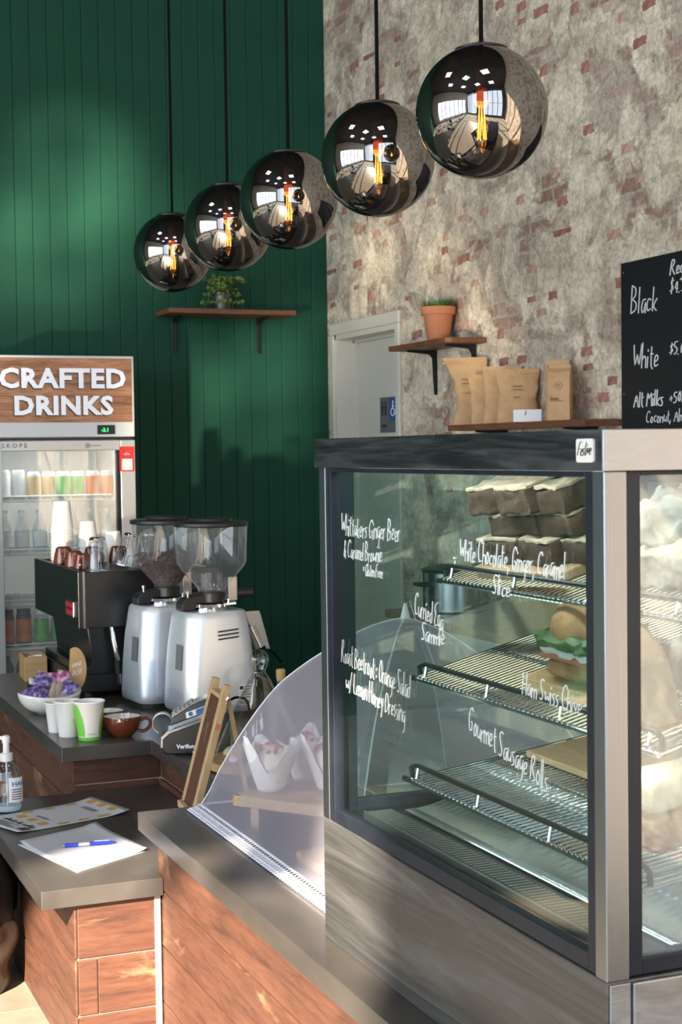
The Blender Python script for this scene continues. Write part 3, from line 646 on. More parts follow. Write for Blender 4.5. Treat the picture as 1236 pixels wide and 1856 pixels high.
# wire shelves, tilted towards the customer
def wire_shelf(x0, z0, y0, y1, slope, depth, lip):
    sh = thing('wire_shelf', '', 'shelf'); x1 = x0+depth
    def P(x, y, dz=0): return (x, y, z0+(x-x0)*slope+dz)
    rails = MB()
    for xx, r in ((x0+.004, .0042), (x0+depth*.33, .0036), (x0+depth*.66, .0036), (x1-.004, .0042)):
        rails.tube([P(xx, y0, -.006), P(xx, y1, -.006)], r, 8)
    rails.tube([P(x0+.004, y1-.002, -.006), P(x1-.004, y1-.002, -.006)], .0036, 8).tube([P(x0+.004, y0+.002, -.006), P(x1-.004, y0+.002, -.006)], .0036, 8)
    rails.build('frame', 'chrome', sh, smooth=True)
    lr = MB().tube([(x0+.012, y0+.004, z0-.006), (x0+.010, y0+.002, z0+lip-.006), (x0+.012, y0+.02, z0+lip), (x0+.012, y1-.02, z0+lip), (x0+.010, y1-.002, z0+lip-.006), (x0+.012, y1-.004, z0-.006)], .0046, 8)
    lr.build('lip_rail', 'black_metal', sh, smooth=True)
    n = 4; st = MB().tube([(x0+.006, 0, z0-.006), (x0+.011, 0, z0+lip-.002)], .0032, 6).mesh('lip_stay', 'chrome', True)
    for k in range(n):
        o = bpy.data.objects.new('lip_stay', st); COL.objects.link(o); o.parent = sh; o.location = (0, y0+.03+(y1-y0-.06)*k/(n-1), 0)
    wm = MB().tube([P(x0, 0, .0), P(x1, 0, .0)], .0021, 6)
    me = wm.mesh('wire', 'chrome', True)
    k = y0+.012
    while k < y1-.006:
        o = bpy.data.objects.new('wire', me); COL.objects.link(o); o.parent = sh; o.location = (0, k, 0); k += .0145
    MB().tube([P(x0+.004, y1-.002, -.006), P(x0+.004, y1+.016, -.006)], .005, 8).build('end_cap', 'black_plastic', sh)
    return sh, P
SA, PA = wire_shelf(1.165, 1.283, 1.668, 2.400, .30, .43, .022); SA['label'] = 'topmost wire shelf in the food cabinet carrying the brownies'; SA['group'] = 'wire shelves in the food cabinet'
SB, PB = wire_shelf(1.120, 1.112, 1.668, 2.415, .26, .48, .022); SB['label'] = 'middle wire shelf in the food cabinet carrying the filled roll'; SB['group'] = 'wire shelves in the food cabinet'
SD, PD = wire_shelf(1.100, .937, 1.668, 2.410, .13, .50, .022); SD['label'] = 'lowest, nearly empty wire shelf in the food cabinet'; SD['group'] = 'wire shelves in the food cabinet'
# tube light hidden behind the hood and strips under the shelf lips
MB().tube([(1.06, CY0+.08, CH+.028), (1.06, CY1-.08, CH+.028)], .008, 10).build('light_tube', 'tube_light', cab, smooth=True)
lamp('cabinet_roof_glow', 'AREA', (1.09, (CY0+CY1)/2, CH+.020), (.45, 0, -1), 2.2, (.97, 1, .98), shape='RECTANGLE', size=.8, size_y=.02)
for x_, z_, e_ in ((1.135, 1.095, 1.0), (1.115, .918, .35)):       # strip under the lip of a shelf, shining back and down
    lamp('cabinet_shelf_glow', 'AREA', (x_, 2.04, z_), (1, 0, -.45), e_, (.93, 1, .99), shape='RECTANGLE', size=.70, size_y=.008)
# handwriting on the front glass (far end of the pane is on the left)
def glass_line(text, y, z, h, pen=.0008, drift=0.0, seed=1, wide=.8, length=None):
    m, w = handwrite(text, h, pen, .05, wide, 1.2, drift, seed)
    if length: m.xf(Matrix.Diagonal((length/w, 1, 1, 1)))
    m.build('lettering', 'marker_white', fg, M=T(CX0+.0088, y, z) @ FACE_NX)
glass_line('Whittakers Ginger Beer', 2.522, 1.358, .036, .0007, seed=1, length=.255)
glass_line('& Caramel Brownie', 2.512, 1.318, .032, .0007, seed=2, length=.17)
glass_line('* Gluten Free', 2.425, 1.292, .022, .0007, seed=3, length=.085)
glass_line('White Chocolate, Ginger, Caramel', 2.052, 1.342, .034, .0009, drift=-.02, seed=4, length=.31)
glass_line('Slice', 1.948, 1.298, .028, .0008, seed=5, length=.055)
glass_line('Curried Egg', 2.215, 1.243, .036, .0008, drift=-.10, seed=6, length=.105)
glass_line('Sammie', 2.19, 1.205, .032, .0008, seed=7, length=.085)
glass_line('Roast Beetroot : Orange Salad', 2.53, 1.130, .040, .0006, drift=-.06, seed=8, length=.295)
glass_line('w/ Lemon Honey Dressing', 2.51, 1.082, .038, .0006, drift=-.06, seed=9, length=.255)
glass_line('Ham Swiss Chive', 1.862, 1.165, .032, .0007, drift=-.03, seed=10, length=.16)
glass_line('Gourmet Sausage Rolls', 2.028, 1.085, .038, .0008, drift=-.14, seed=11, length=.235)
# ------------------------------------------------------------------ food in the cabinet
def on_shelf(P, slope, x, y, dz=.0022): return T(*P(x, y, dz)) @ RY(-math.atan(slope))
def putM(o, M): o.matrix_world = M; return o
brd = MB().prism(rect(.20, .26, .03), 'Z', 0, .018).build('serving_board', 'board_pale', bevel=.003); tag(brd, 'wooden serving board under the stacked brownies', 'board')
putM(brd, on_shelf(PA, .30, 1.285, 2.185, .003) @ RZ(.10))
BM0 = on_shelf(PA, .30, 1.300, 2.185, .0225) @ RZ(.10)
k = 0
lab = ['lower left brownie slab with dark crumbly side, nearest the lettering', 'lower middle dark brownie slab on the board', 'lower right brownie slab beside the cabinet post', 'lower back brownie slab half hidden behind the stack',
       'second-layer brownie slab in the left of the stack', 'second-layer brownie slab in the right of the stack', 'top left brownie with pale cracked crust', 'top middle brownie with pale cracked crust, largest of the stack', 'top right brownie with pale crust beside the post', 'top back brownie behind the cracked crust row']
spec = [(-.10, .10, 0, .12, .15, .055, .1), (-.09, -.07, 0, .13, .14, .055, -.1), (-.06, -.19, 0, .13, .10, .05, 0), (.06, .0, 0, .13, .22, .055, 0), (-.07, .03, .058, .14, .17, .048, .1), (-.05, -.14, .056, .15, .14, .048, -.05),
        (-.09, .10, .108, .13, .13, .058, .15), (-.095, -.035, .108, .14, .135, .060, .02), (-.07, -.165, .106, .14, .10, .056, -.06), (.07, -.04, .100, .14, .24, .062, 0)]
for (dx, dy, dz_, w, d, h, rz) in spec:
    dx, dy, w, d, dz_, h = dx*.60, dy*.66, w*.68, d*.70, dz_*.80, h*.82
    br = thing('brownie', lab[k], 'brownie', group='brownies stacked on the board'); putM(br, BM0 @ T(dx, dy, dz_) @ RZ(rz))
    lumpy(w, d, h*.90, 12, .006, k+1, .12, 34).build('sponge', 'brownie', br, smooth=True, ang=60)
    if k in (0, 1, 3): pass
    lumpy(w*.97, d*.97, h*.14, 12, .0045, k+20, .3, 42).xf(T(0, 0, h*.865)).build('crust', 'brownie_top', br, smooth=True, ang=60); k += 1
crm = [(1.262, 1.775, .012, .115, .135, .060, .1, 'lower pale cream-topped slice by the near glass end'), (1.262, 1.785, .076, .10, .11, .062, .5, 'upper pale cream-topped slice tilted on the one below')]
for i, (x, y, dz_, w, d, h, rz, lb) in enumerate(crm):
    o = lumpy(w, d, h, 18, .010, 40+i, .12, 42).build('cream_slice', 'cream_slice', smooth=True, ang=60); tag(o, lb, 'cake slice', 'cream slices by the near glass end'); putM(o, on_shelf(PA, .30, x, y, dz_) @ RZ(rz))
# filled roll on a pale board
b2_ = MB().prism(rect(.20, .27, .012), 'Z', 0, .018).build('serving_board', 'bamboo', bevel=.002); tag(b2_, 'square pale wooden board under the filled roll', 'board'); putM(b2_, on_shelf(PB, .26, 1.270, 1.985, .003))
rl = thing('filled_roll', 'seeded roll stuffed with lettuce and pink filling on a pale board', 'sandwich'); putM(rl, on_shelf(PB, .26, 1.235, 1.985, .0225))
RW = .105
lumpy(RW, .15, .034, 8, .004, 51, .4).build('bottom_bun', 'crust', rl, smooth=True, ang=70)
lumpy(RW*1.05, .155, .014, 8, .006, 52, .4, 40).xf(T(0, 0, .032)).build('filling', 'salmon_fill', rl, smooth=True)
lumpy(RW*1.02, .15, .014, 8, .008, 53, .4, 50).xf(T(-.004, 0, .044)).build('egg_filling', 'white_fill', rl, smooth=True)
lumpy(RW*1.12, .16, .020, 10, .012, 54, .4, 45).xf(T(-.004, 0, .055)).build('lettuce', 'lettuce', rl, smooth=True)
MB().ball((0, 0, .072), .08, 18, 12, (.70, .98, .68)).build('top_bun', 'crust', rl, smooth=True)
lf = lumpy(.12, .10, .09, 10, .007, 60, .3).build('wrapped_roll', 'white_fill', smooth=True, ang=60); tag(lf, 'roll in white paper at the near end of the middle shelf', 'sandwich'); putM(lf, on_shelf(PB, .26, 1.300, 1.765, .006))
wp = MB().prism([(-.06, 0), (.06, 0), (.075, .09), (.02, .13), (-.05, .10)], 'Y', -.03, .03).build('paper_bag', 'kraft', bevel=.008); tag(wp, 'folded brown paper wrap behind the near end glass', 'wrapper'); putM(wp, on_shelf(PB, .26, 1.180, 1.770, .004) @ RZ(1.3))
pie1 = lumpy(.20, .075, .050, 10, .005, 61, .3).build('savoury_slice', 'crust', smooth=True, ang=60); tag(pie1, 'browned savoury slice at the near end of the lowest shelf', 'slice', 'savoury slices at the near end'); putM(pie1, on_shelf(PD, .13, 1.255, 1.765, .008))
pie2 = lumpy(.20, .075, .050, 10, .005, 62, .3).build('savoury_slice', 'pale_bread', smooth=True, ang=60); tag(pie2, 'pale savoury slice lying on the browned one', 'slice', 'savoury slices at the near end'); putM(pie2, on_shelf(PD, .13, 1.255, 1.765, .064))
t3 = MB().box(-.10, .10, -.14, .14, 0, .012).build('serving_board', 'board_pale', bevel=.002); tag(t3, 'bare wooden board at the back of the lowest wire shelf', 'board'); putM(t3, on_shelf(PD, .13, 1.400, 2.20, .003))
# ------------------------------------------------------------------ net tent food cover
TX0, TX1, TY0, TY1 = 1.105, 1.80, 2.680, 3.672
tent = thing('food_cover', 'white net umbrella food cover with a lace hem beside the cabinet', 'food cover', ((TX0+TX1)/2, (TY0+TY1)/2, ZC))
hx, hy, AP = (TX1-TX0)/2, (TY1-TY0)/2, .505
RIBZ = [0, .19, .36, .51, .635, .725, .80, .865, .93, .975, 1.0]
def tent_pt(ang, v):
    """v 0 at the hem, 1 at the tip; square hem, four bowed ribs, faces pulled in between them"""
    c, s = math.cos(ang), math.sin(ang); q = max(abs(c), abs(s)); ex, ey = c/q, s/q
    corner = min(abs(ex), abs(ey)); pull = 1-.07*(1-corner)*math.sin(math.pi*min(1, v*1.05))
    u = v*(len(RIBZ)-1); i = min(int(u), len(RIBZ)-2); t = u-i
    p = [RIBZ[max(0, i-1)], RIBZ[i], RIBZ[i+1], RIBZ[min(len(RIBZ)-1, i+2)]]
    z = AP*.5*(2*p[1]+(p[2]-p[0])*t+(2*p[0]-5*p[1]+4*p[2]-p[3])*t*t+(3*p[1]-p[0]-3*p[2]+p[3])*t**3)
    rr = (1-v)*pull
    return Vector((ex*hx*rr, ey*hy*rr, .012+z))
nt_ = MB().grid(lambda u, v: tent_pt(2*math.pi*u, v), 96, 26); nt_.build('net', 'net', tent, smooth=True, ang=80)
ribs = MB()
for a in (math.atan2(1, 1), math.atan2(1, -1), math.atan2(-1, -1), math.atan2(-1, 1)):
    MB().tube([tent_pt(a, v/20)*.997 for v in range(21)], .0022, 6).build('rib', 'wire_white', tent, smooth=True)
MB().lathe([(.010, 0), (.012, .01), (.007, .03), (.003, .045)], 12, 0, 0, AP).build('finial', 'white_card', tent, smooth=True)
MB().tube([(.0, 0, AP+.04), (.012, 0, AP+.05), (.02, -.01, AP+.01), (.045, -.03, AP-.06), (.06, -.05, AP-.13)], .0013, 5).build('pull_cord', 'lace', tent)
lace = MB()
def hem(t):
    t = t % 1; per = [(-hx, hy), (-hx, -hy), (hx, -hy), (hx, hy), (-hx, hy)]; seg = [2*hy, 2*hx, 2*hy, 2*hx]; tot = sum(seg); d = t*tot
    for i, l in enumerate(seg):
        if d <= l or i == 3:
            k = d/l; a, b = per[i], per[i+1]; nrm = Vector((b[1]-a[1], a[0]-b[0], 0)).normalized()
            return Vector((a[0]+(b[0]-a[0])*k, a[1]+(b[1]-a[1])*k, 0)), nrm
        d -= l
NL = 224
for rr, zz, r_ in ((0, .013, .0030), (.012, .010, .0017), (.026, .006, .0022)):
    P = []
    for k in range(161): p, n_ = hem(k/160); P.append(Vector((p.x+n_.x*rr, p.y+n_.y*rr, zz)))
    lace.tube(P, r_, 5)
for k in range(NL):
    p, n_ = hem((k+.5)/NL); tdir = Vector((-n_.y, n_.x, 0)); a = 2*(hx*2+hy*2)/NL*.42
    L_ = [p+tdir*(math.cos(q)*a)+n_*(.019+math.sin(q)*.011) for q in [2*math.pi*j/8 for j in range(9)]]
    lace.tube([(v.x, v.y, .008) for v in L_], .0015, 4, caps=False)
    S_ = [p+tdir*(a*(j/2-1))+n_*(.027+.009*math.sin(math.pi*j/4)) for j in range(5)]
    lace.tube([(v.x, v.y, .005) for v in S_], .0022, 4)
    lace.tube([(p.x, p.y, .012), (p.x+n_.x*.012+tdir.x*.003, p.y+n_.y*.012+tdir.y*.003, .011), (p.x+n_.x*.026, p.y+n_.y*.026, .007)], .0014, 4)
lace.build('lace_hem', 'lace', tent)
# under the net
st = thing('cake_stand', 'low wooden stand under the net holding paper-wrapped muffins', 'stand', (1.345, 3.345, ZC), -.93)
MB().box(-.22, .20, -.12, .13, .055, .082).build('top', 'board_pale', st, bevel=.003)
for sx in (-.17, .15): MB().box(sx-.012, sx+.012, -.10, .10, 0, .055).build('foot', 'board_pale', st)
def muffin(x, y, z, s, rz, lb, seed):
    t = thing('muffin', lb, 'muffin', (x, y, z), rz, 'muffins under the net')
    n = 32; r = random.Random(seed); m = MB()
    def W(u, v):
        a = 2*math.pi*u; fl2 = 1+.22*v*(math.cos(4*a)); rad = s*(.032+.030*v)*(1+.03*math.cos(24*a))*fl2; hh = s*(.095*v+.025*v*v*(math.cos(4*a)+math.cos(3*a+seed)))
        return (rad*math.cos(a), rad*math.sin(a), hh)
    m.grid(W, 48, 8); m.build('paper_case', 'muffin_paper', t, smooth=True, ang=80, solid=.0012)
    MB().ball((0, 0, s*.070), s*.047, 16, 10, (1, 1, .95)).build('cake', 'icing', t, smooth=True)
    for k in range(16):
        a, q = r.uniform(0, 6.28), r.uniform(0, .9); d = Vector((math.cos(a)*math.sin(q), math.sin(a)*math.sin(q), math.cos(q)*.95))
        if k == 0: cr = MB()
        cr.ball(tuple(d*s*.048+Vector((0, 0, s*.070))), s*.006, 6, 4)
    cr.build('topping_crumbs', 'pink_crumbs', t, smooth=True)
zs = ZC+.0823
muffin(1.218, 3.453, zs, .98, .2, 'muffin in white paper with red crumbs, nearest the easel', 3)
muffin(1.342, 3.540, zs, .98, .9, 'muffin in pointed white paper, hindmost of the three', 5)
muffin(1.355, 3.405, zs, .98, 1.5, 'muffin in white paper half hidden by the cabinet post', 8)
cb_ = MB().prism(rect(.26, .42, .02), 'Z', 0, .022).build('chopping_board', 'board_pale', bevel=.003, M=T(1.300, 2.92, ZC+.0005) @ RZ(.12)); tag(cb_, 'wooden chopping board under the net near the cabinet', 'board')
ld = lumpy(.14, .22, .075, 12, .004, 71, .9, 12).build('bread_roll', 'pale_bread', smooth=True, ang=80, M=T(1.290, 2.98, ZC+.0225+.006) @ RZ(.12)); tag(ld, 'pale round bread on the chopping board under the net', 'bread')
# ------------------------------------------------------------------ pendant globes
GX, GZ, GR = 1.62, 2.270, .149
def make_pendant():
    p = thing('pendant_lamp', '', 'pendant lamp', (GX, 3.095, GZ), 0, 'row of smoked globe pendants')
    prof = [(GR*math.sin(a), -GR*math.cos(a)) for a in [math.pi*(i/30)*.868 for i in range(31)]]; prof[0] = (.0005, -GR)
    MB().lathe(prof, 56, cap0=False, cap1=False).build('globe', 'smoked_mirror', p, smooth=True, ang=80)
    zr = prof[-1][1]
    MB().lathe([(.050, -.028), (.060, -.010), (.0600, 0), (.040, .007), (.008, .010)], 32, 0, 0, zr+.004).build('cap', 'black_metal', p, smooth=True)
    MB().tube([(0, 0, zr+.012), (0, 0, CEIL-GZ)], .0050, 8).build('cord', 'cable', p)
    MB().lathe([(.011, .10), (.019, .095), (.019, .035), (.016, .028)], 20).build('socket', 'brass_socket', p, smooth=True)
    b = MB().lathe([(.014, .03), (.017, .0), (.021, -.045), (.018, -.075), (.008, -.092), (.0005, -.096)], 20, cap0=False, cap1=False).build('bulb', 'bulb_glass', p, smooth=True)
    f = MB()
    for k in range(6):
        a = k*math.pi/3; f.tube([(.006*math.cos(a), .006*math.sin(a), .015), (.010*math.cos(a+.4), .010*math.sin(a+.4), -.062)], .0011, 5)
    f.build('filament', 'filament', b)
    return p
p0 = make_pendant()
for i, (y, lb) in enumerate(((3.095, 'smoked glass globe pendant nearest the blackboard, largest of the row'), (3.680, 'smoked glass globe pendant second from the blackboard'), (4.355, 'smoked glass globe pendant in the middle of the row'),
                             (4.949, 'smoked glass globe pendant above the potted trailing plant'), (5.626, 'smoked glass globe pendant nearest the drinks fridge, smallest of the row'))):
    p = p0 if i == 0 else copy_tree(p0)
    p.location = (GX, y, GZ); p['label'] = lb
    lamp('pendant_bulb', 'POINT', (GX, y, GZ-.03), (0, 0, -1), 1.2, (1, .55, .22), shadow_soft_size=.02)
# ------------------------------------------------------------------ wall shelves
def bracket_y(parent, x, y, z, arm, leg):       # on the green wall: arm towards -y
    t = .011
    MB().prism([(y, z), (y-arm, z), (y-arm, z-.008), (y-.03, z-.014), (y-.014, z-.03), (y-.008, z-leg), (y, z-leg)], 'X', x-t, x+t).build('bracket', 'black_metal', parent, bevel=.001)
def bracket_x(parent, x, y, z, arm, leg):
    t = .009
    MB().prism([(x, z), (x-arm, z), (x-arm, z-.008), (x-.035, z-.018), (x-.018, z-.035), (x-.008, z-leg), (x, z-leg)], 'Y', y-t, y+t).build('bracket', 'black_metal', parent, bevel=.001)
s1 = thing('wall_shelf', 'wooden shelf on the green wall under the trailing plant', 'shelf', (0, 0, 0))
MB().box(2.205, 2.915, 7.74, YG-.001, 2.245, 2.272).build('plank', 'shelf_wood_x', s1, bevel=.003)
bracket_y(s1, 2.305, YG-.001, 2.244, .17, .19); bracket_y(s1, 2.785, YG-.001, 2.244, .17, .19)
s2 = thing('wall_shelf', 'short wooden shelf on the brick wall under the terracotta pot', 'shelf')
MB().prism([(3.0, 6.72), (3.0, 6.10), (3.02, 6.08), (XB-.004, 6.08), (XB-.004, 6.72)], 'Z', 1.984, 2.008).build('plank', 'shelf_wood_y', s2, bevel=.003)
bracket_x(s2, XB-.004, 6.60, 1.983, .15, .21); bracket_x(s2, XB-.004, 6.19, 1.983, .15, .12)
s3 = thing('wall_shelf', 'long dark wooden shelf on the brick wall carrying brown coffee bags', 'shelf')
MB().box(3.03, XB-.004, 4.985, 6.145, 1.592, 1.618).build('plank', 'shelf_wood_y', s3, bevel=.003)
bracket_x(s3, XB-.004, 5.90, 1.591, .15, .15); bracket_x(s3, XB-.004, 5.16, 1.591, .15, .15)
# terracotta pot of grassy herb
tp = thing('potted_herb', 'terracotta pot of grassy green herb with a white tag', 'potted plant', (3.105, 6.385, 2.0085))
MB().lathe([(.050, 0), (.070, .125), (.080, .125), (.083, .160), (.074, .160), (.070, .140), (.002, .138)], 32, cap1=False).build('pot', 'terracotta', tp, smooth=True, ang=30)
MB().lathe([(.071, .137), (.05, .146), (.001, .148)], 20, cap0=False).build('soil', 'soil', tp)
rg = random.Random(4); g = MB()
for k in range(420):
    a, q = rg.uniform(0, 6.28), math.sqrt(rg.random())*.068; x, y = q*math.cos(a), q*math.sin(a); h = rg.uniform(.03, .065); lx, ly = x*.5+rg.uniform(-.012, .012), y*.5+rg.uniform(-.012, .012)
    w = .0012; c, s = math.cos(a+1.5)*w, math.sin(a+1.5)*w
    g.quad((x-c, y-s, .143), (x+c, y+s, .143), (x+lx*.5+c, y+ly*.5+s, .143+h*.6), (x+lx*.5-c, y+ly*.5-s, .143+h*.6)); g.quad((x+lx*.5-c, y+ly*.5-s, .143+h*.6), (x+lx*.5+c, y+ly*.5+s, .143+h*.6), (x+lx, y+ly, .143+h))
for k in range(14):
    y0 = rg.uniform(.03, .07); P = (-.05*rg.random(), y0, .155); g.quad(P, (P[0]+.004, P[1]+.012, P[2]+.012), (P[0], P[1]+.035, P[2]+.006), (P[0]-.004, P[1]+.014, P[2]-.002))
g.build('foliage', 'leaf_grass', tp, kind='stuff')
MB().prism([(-.008, 0), (.008, 0), (.011, .055), (.004, .070), (-.005, .070), (-.010, .055)], 'X', -.0008, .0008).build('plant_tag', 'white_card', tp, M=T(-.035, .035, .142) @ RX(-.15))
# trailing plant
pp = thing('potted_plant', 'bushy trailing plant in a small grey metal pot', 'potted plant', (2.535, 7.868, 2.2725))
MB().lathe([(.040, 0), (.050, .095), (.046, .095), (.044, .085), (.001, .084)], 24, cap1=False).build('pot', 'pot_grey', pp, smooth=True, ang=35)
g = MB(); rg = random.Random(9); stems = MB()
def leaf(m, p, d, s, up):
    d = d.normalized(); a = d.cross(up).normalized()*s*.44
    m.quad(p, p+d*s*.25+a*.9, p+d*s*.65+a, p+d*s+up*s*.06, p+d*s*.65-a, p+d*s*.25-a*.9)
for k in range(46):
    a = rg.uniform(0, 6.28); L_ = rg.uniform(.06, .13); P = []; dr_ = rg.random() < .45
    for j in range(7):
        t = j/6; r_ = .012+L_*t; z = .09+(.075*math.sin(t*2.0) if not dr_ else .05*math.sin(t*3.1)-.11*t*t)+rg.uniform(-.004, .004)
        P.append(Vector((r_*math.cos(a+.2*t), r_*math.sin(a+.2*t)*.75, z)))
    stems.tube(P, .0009, 4)
    for j in range(1, 7):
        for q in range(3):
            d = Vector((rg.uniform(-1, 1), rg.uniform(-1, 1), rg.uniform(-.3, .9))); leaf(g, P[j]+Vector((0, 0, rg.uniform(-.006, .006))), d, rg.uniform(.015, .026), Vector((rg.uniform(-.4, .4), rg.uniform(-.8, 0), 1)).normalized())
g.build('foliage', 'leaf_pale', pp, kind='stuff'); stems.build('stems', 'leaf_grass', pp)
# brown coffee bags: pillow pouches and square-bottomed packets, face towards -x
BROT = .98   # the bags are turned to face the room, not the opposite wall
def pouch(label, y, z, w, h, d, seed, lean=0.0, tw=0.0, x=3.09, print_=True, sag=0.0, bulge=1.0):
    t = thing('coffee_bag', label, 'bag', (x, y, z), BROT, 'brown coffee bags on the long shelf'); r = random.Random(seed); rings = []; N_ = 40
    for i in range(15):
        v = i/14; ww = w*(1-.10*math.sin(math.pi*v)*bulge+.03*v); dd = max(.0022, d*(1-v**2.2)*(1 if v > .04 else .88)); ring = []
        off = lean*v*h+sag*math.sin(math.pi*v*1.1); twa = tw*v
        for k in range(N_):
            a = 2*math.pi*k/N_; c, s_ = math.cos(a), math.sin(a)
            yy = math.copysign(abs(c)**.55, c)*ww/2; xx = math.copysign(abs(s_)**.85, s_)*dd/2
            nv = noise.noise_vector(Vector((yy*16+seed, v*7, xx*12)))*.010*math.sin(math.pi*min(1, v*1.02))
            cr = .005*noise.noise(Vector((yy*55+seed*2, v*h*55, seed)))*(1 if .08 < v < .92 else .2)
            yy2, xx2 = yy*math.cos(twa)-xx*math.sin(twa), yy*math.sin(twa)+xx*math.cos(twa)
            ring.append((xx2+nv.x+cr, yy2+off+nv.y, h*v))
        rings.append(ring)
    loft(rings).build('pouch', 'kraft', t, smooth=True, ang=50)
    MB().box(-.0045, .0045, -w*.50+off, w*.50+off, h*.905, h*.935, RZ(tw)).build('seal', 'kraft', t, bevel=.002)
    if print_:
        m = MB()
        for q, (txt, sz, zz) in enumerate((('ORGANIC', .0105, .66), ('COFFEE BEANS', .008, .60), ('ROASTED', .007, .46))): m.add(typeset(txt, sz*w/.2, .0006), T(0, 0, zz*h))
        m.build('print', 'ink', t, M=T(-d*.42-.004, off*.6, 0) @ FACE_NX)
    return t
zsf = 1.6182
pouch('tall crumpled brown coffee bag at the far end of the long shelf', 6.065, zsf, .195, .300, .060, 2, lean=.10, tw=.06, sag=-.02, bulge=2.0, x=3.115)
pouch('small slim brown coffee bag leaning on the tall crumpled one', 5.905, zsf, .11, .215, .045, 3, lean=.05, tw=-.05, x=3.085, print_=False)
pouch('brown coffee bag standing behind the printed wide one', 5.795, zsf, .165, .245, .045, 4, lean=-.02, x=3.115, print_=False)
pouch('wide brown coffee bag with printed curved lettering behind the white card box', 5.645, zsf, .18, .225, .055, 5, lean=-.01, tw=-.05, x=3.110)
def packet(label, y, x, w, h, d, stamp=True):
    t = thing('coffee_bag', label, 'bag', (x, y, zsf), BROT-.12, 'brown coffee bags on the long shelf')
    rings = []
    for v, f in ((0, 1), (.3, 1.0), (.72, .98), (.86, .62), (.93, .16), (1, .14)):
        a, b = w/2*(1 if v < .9 else .98), d/2*f; rings.append([(-b, -a, h*v), (-b*.9, 0, h*v), (-b, a, h*v), (-b*.1, a*(1 if v < .5 else .93), h*v), (b, a, h*v), (b, 0, h*v), (b, -a, h*v), (-b*.1, -a*(1 if v < .5 else .93), h*v)])
    loft(rings).build('packet', 'kraft', t, bevel=.002)
    if stamp:
        m = MB().tube([(.014*math.cos(q), 0, .62*h+.014*math.sin(q)) for q in [2*math.pi*k/20 for k in range(21)]], .0007, 4).tube([(-.006, 0, .60*h), (.006, 0, .65*h)], .0007, 4).tube([(.006, 0, .60*h), (-.006, 0, .65*h)], .0007, 4)
        m.add(handwrite('beans', .016, .0008, .1, .9, 1, seed=2)[0], T(-.035, 0, .36*h)); m.box(-.036, .022, -.0005, .0005, .345*h, .35*h)
        m.build('stamp', 'ink', t, M=T(-d/2-.0008, 0, 0) @ FACE_NX)
    return t
packet('square-bottomed brown coffee packet with a round stamp, nearest the blackboard', 5.250, 3.085, .088, .222, .07)
packet('square-bottomed brown coffee packet standing behind the stamped one', 5.350, 3.135, .095, .245, .06, False)
cbx = thing('card_box', 'small white card box on the shelf between the brown bags', 'box', (3.065, 5.475, zsf), .95); MB().box(-.018, .018, -.058, .058, 0, .05).build('carton', 'white_card', cbx, bevel=.001)
MB().box(-.0188, -.0182, .012, .016, .024, .042, RX(.2)).build('mark', 'ink', cbx)
# blackboard
bb = thing('blackboard', 'black menu board with white hand lettering on the brick wall', 'blackboard', (XB-.016, 0, 0))
MB().box(-.009, .009, 3.35, 4.950, 1.38, 2.202).build('board', 'chalkboard', bb, bevel=.001)
for y, z in ((4.93, 2.165), (4.93, 1.71)): MB().lathe([(.004, 0), (.004, .002), (.001, .003)], 10).build('screw', 'steel', bb, M=T(-.009, y, z) @ RY(-math.pi/2))
def chalk(text, y, z, h, pen, length, seed, drift=0.0):
    m, w = handwrite(text, h, pen, .05, .9, 1.4, drift, seed); m.xf(Matrix.Diagonal((length/w, 1, 1, 1))); m.build('lettering', 'chalk', bb, M=T(-.0098, y, z) @ FACE_NX)
chalk('Black', 4.880, 2.005, .096, .0030, .175, 1); chalk('White', 4.872, 1.798, .088, .0030, .175, 2); chalk('Alt Milks', 4.865, 1.658, .056, .0030, .195, 3); chalk('Coconut, Almond, Soy', 4.785, 1.598, .048, .0020, .40, 4)
chalk('Reg', 4.628, 2.120, .055, .0028, .09, 5); chalk('$4.50', 4.632, 2.055, .055, .0022, .13, 6); chalk('$5.00', 4.634, 1.838, .045, .0022, .12, 7); chalk('+50c', 4.636, 1.665, .042, .0024, .10, 8)
chalk('Large', 4.40, 2.120, .055, .0028, .15, 9); chalk('$5.50', 4.40, 2.055, .055, .0022, .13, 10); chalk('$6.00', 4.40, 1.838, .045, .0022, .12, 11)
# toilet sign on the cream door
sg = thing('toilet_sign', 'grey toilet sign with a blue wheelchair symbol on the cream door', 'sign', (XB+.1245, 7.445, 1.70))
MB().box(-.003, 0, -.115, .115, -.095, .095).build('plate', 'sign_grey', sg, bevel=.001)
MB().box(-.0045, -.003, -.108, -.015, -.03, .088).build('blue_panel', 'sign_blue', sg)
ws = MB().ball((0, 0, .043), .0085, 10, 8, (1, .3, 1)).tube([(-.002, 0, .033), (-.001, 0, .005), (.018, 0, .004), (.026, 0, -.022), (.034, 0, -.020)], .0038, 6).tube([(-.001, 0, .020), (.014, 0, .019)], .0032, 6)
ws.tube([(-.004+.021*math.cos(q), 0, -.010+.021*math.sin(q)) for q in [math.radians(105+a) for a in range(0, 245, 20)]], .0034, 6)
ws.build('wheelchair_symbol', 'sign_white', sg, M=T(-.0052, -.062, .024) @ FACE_NX)
mw = MB()
for q in (-.024, .016):
    mw.ball((q, 0, .040), .008, 10, 6, (1, .3, 1)).prism([(q-.011, .028), (q+.011, .028), (q+.009, -.0), (q+.006, -.028), (q-.006, -.028), (q-.009, 0)], 'Y', -.001, .001)
mw.build('person_symbols', 'black_plastic', sg, M=T(-.0042, .055, .024) @ FACE_NX)
typeset('TOILET', .022, .0006).build('lettering', 'black_plastic', sg, M=T(-.0042, .055, -.066) @ FACE_NX)
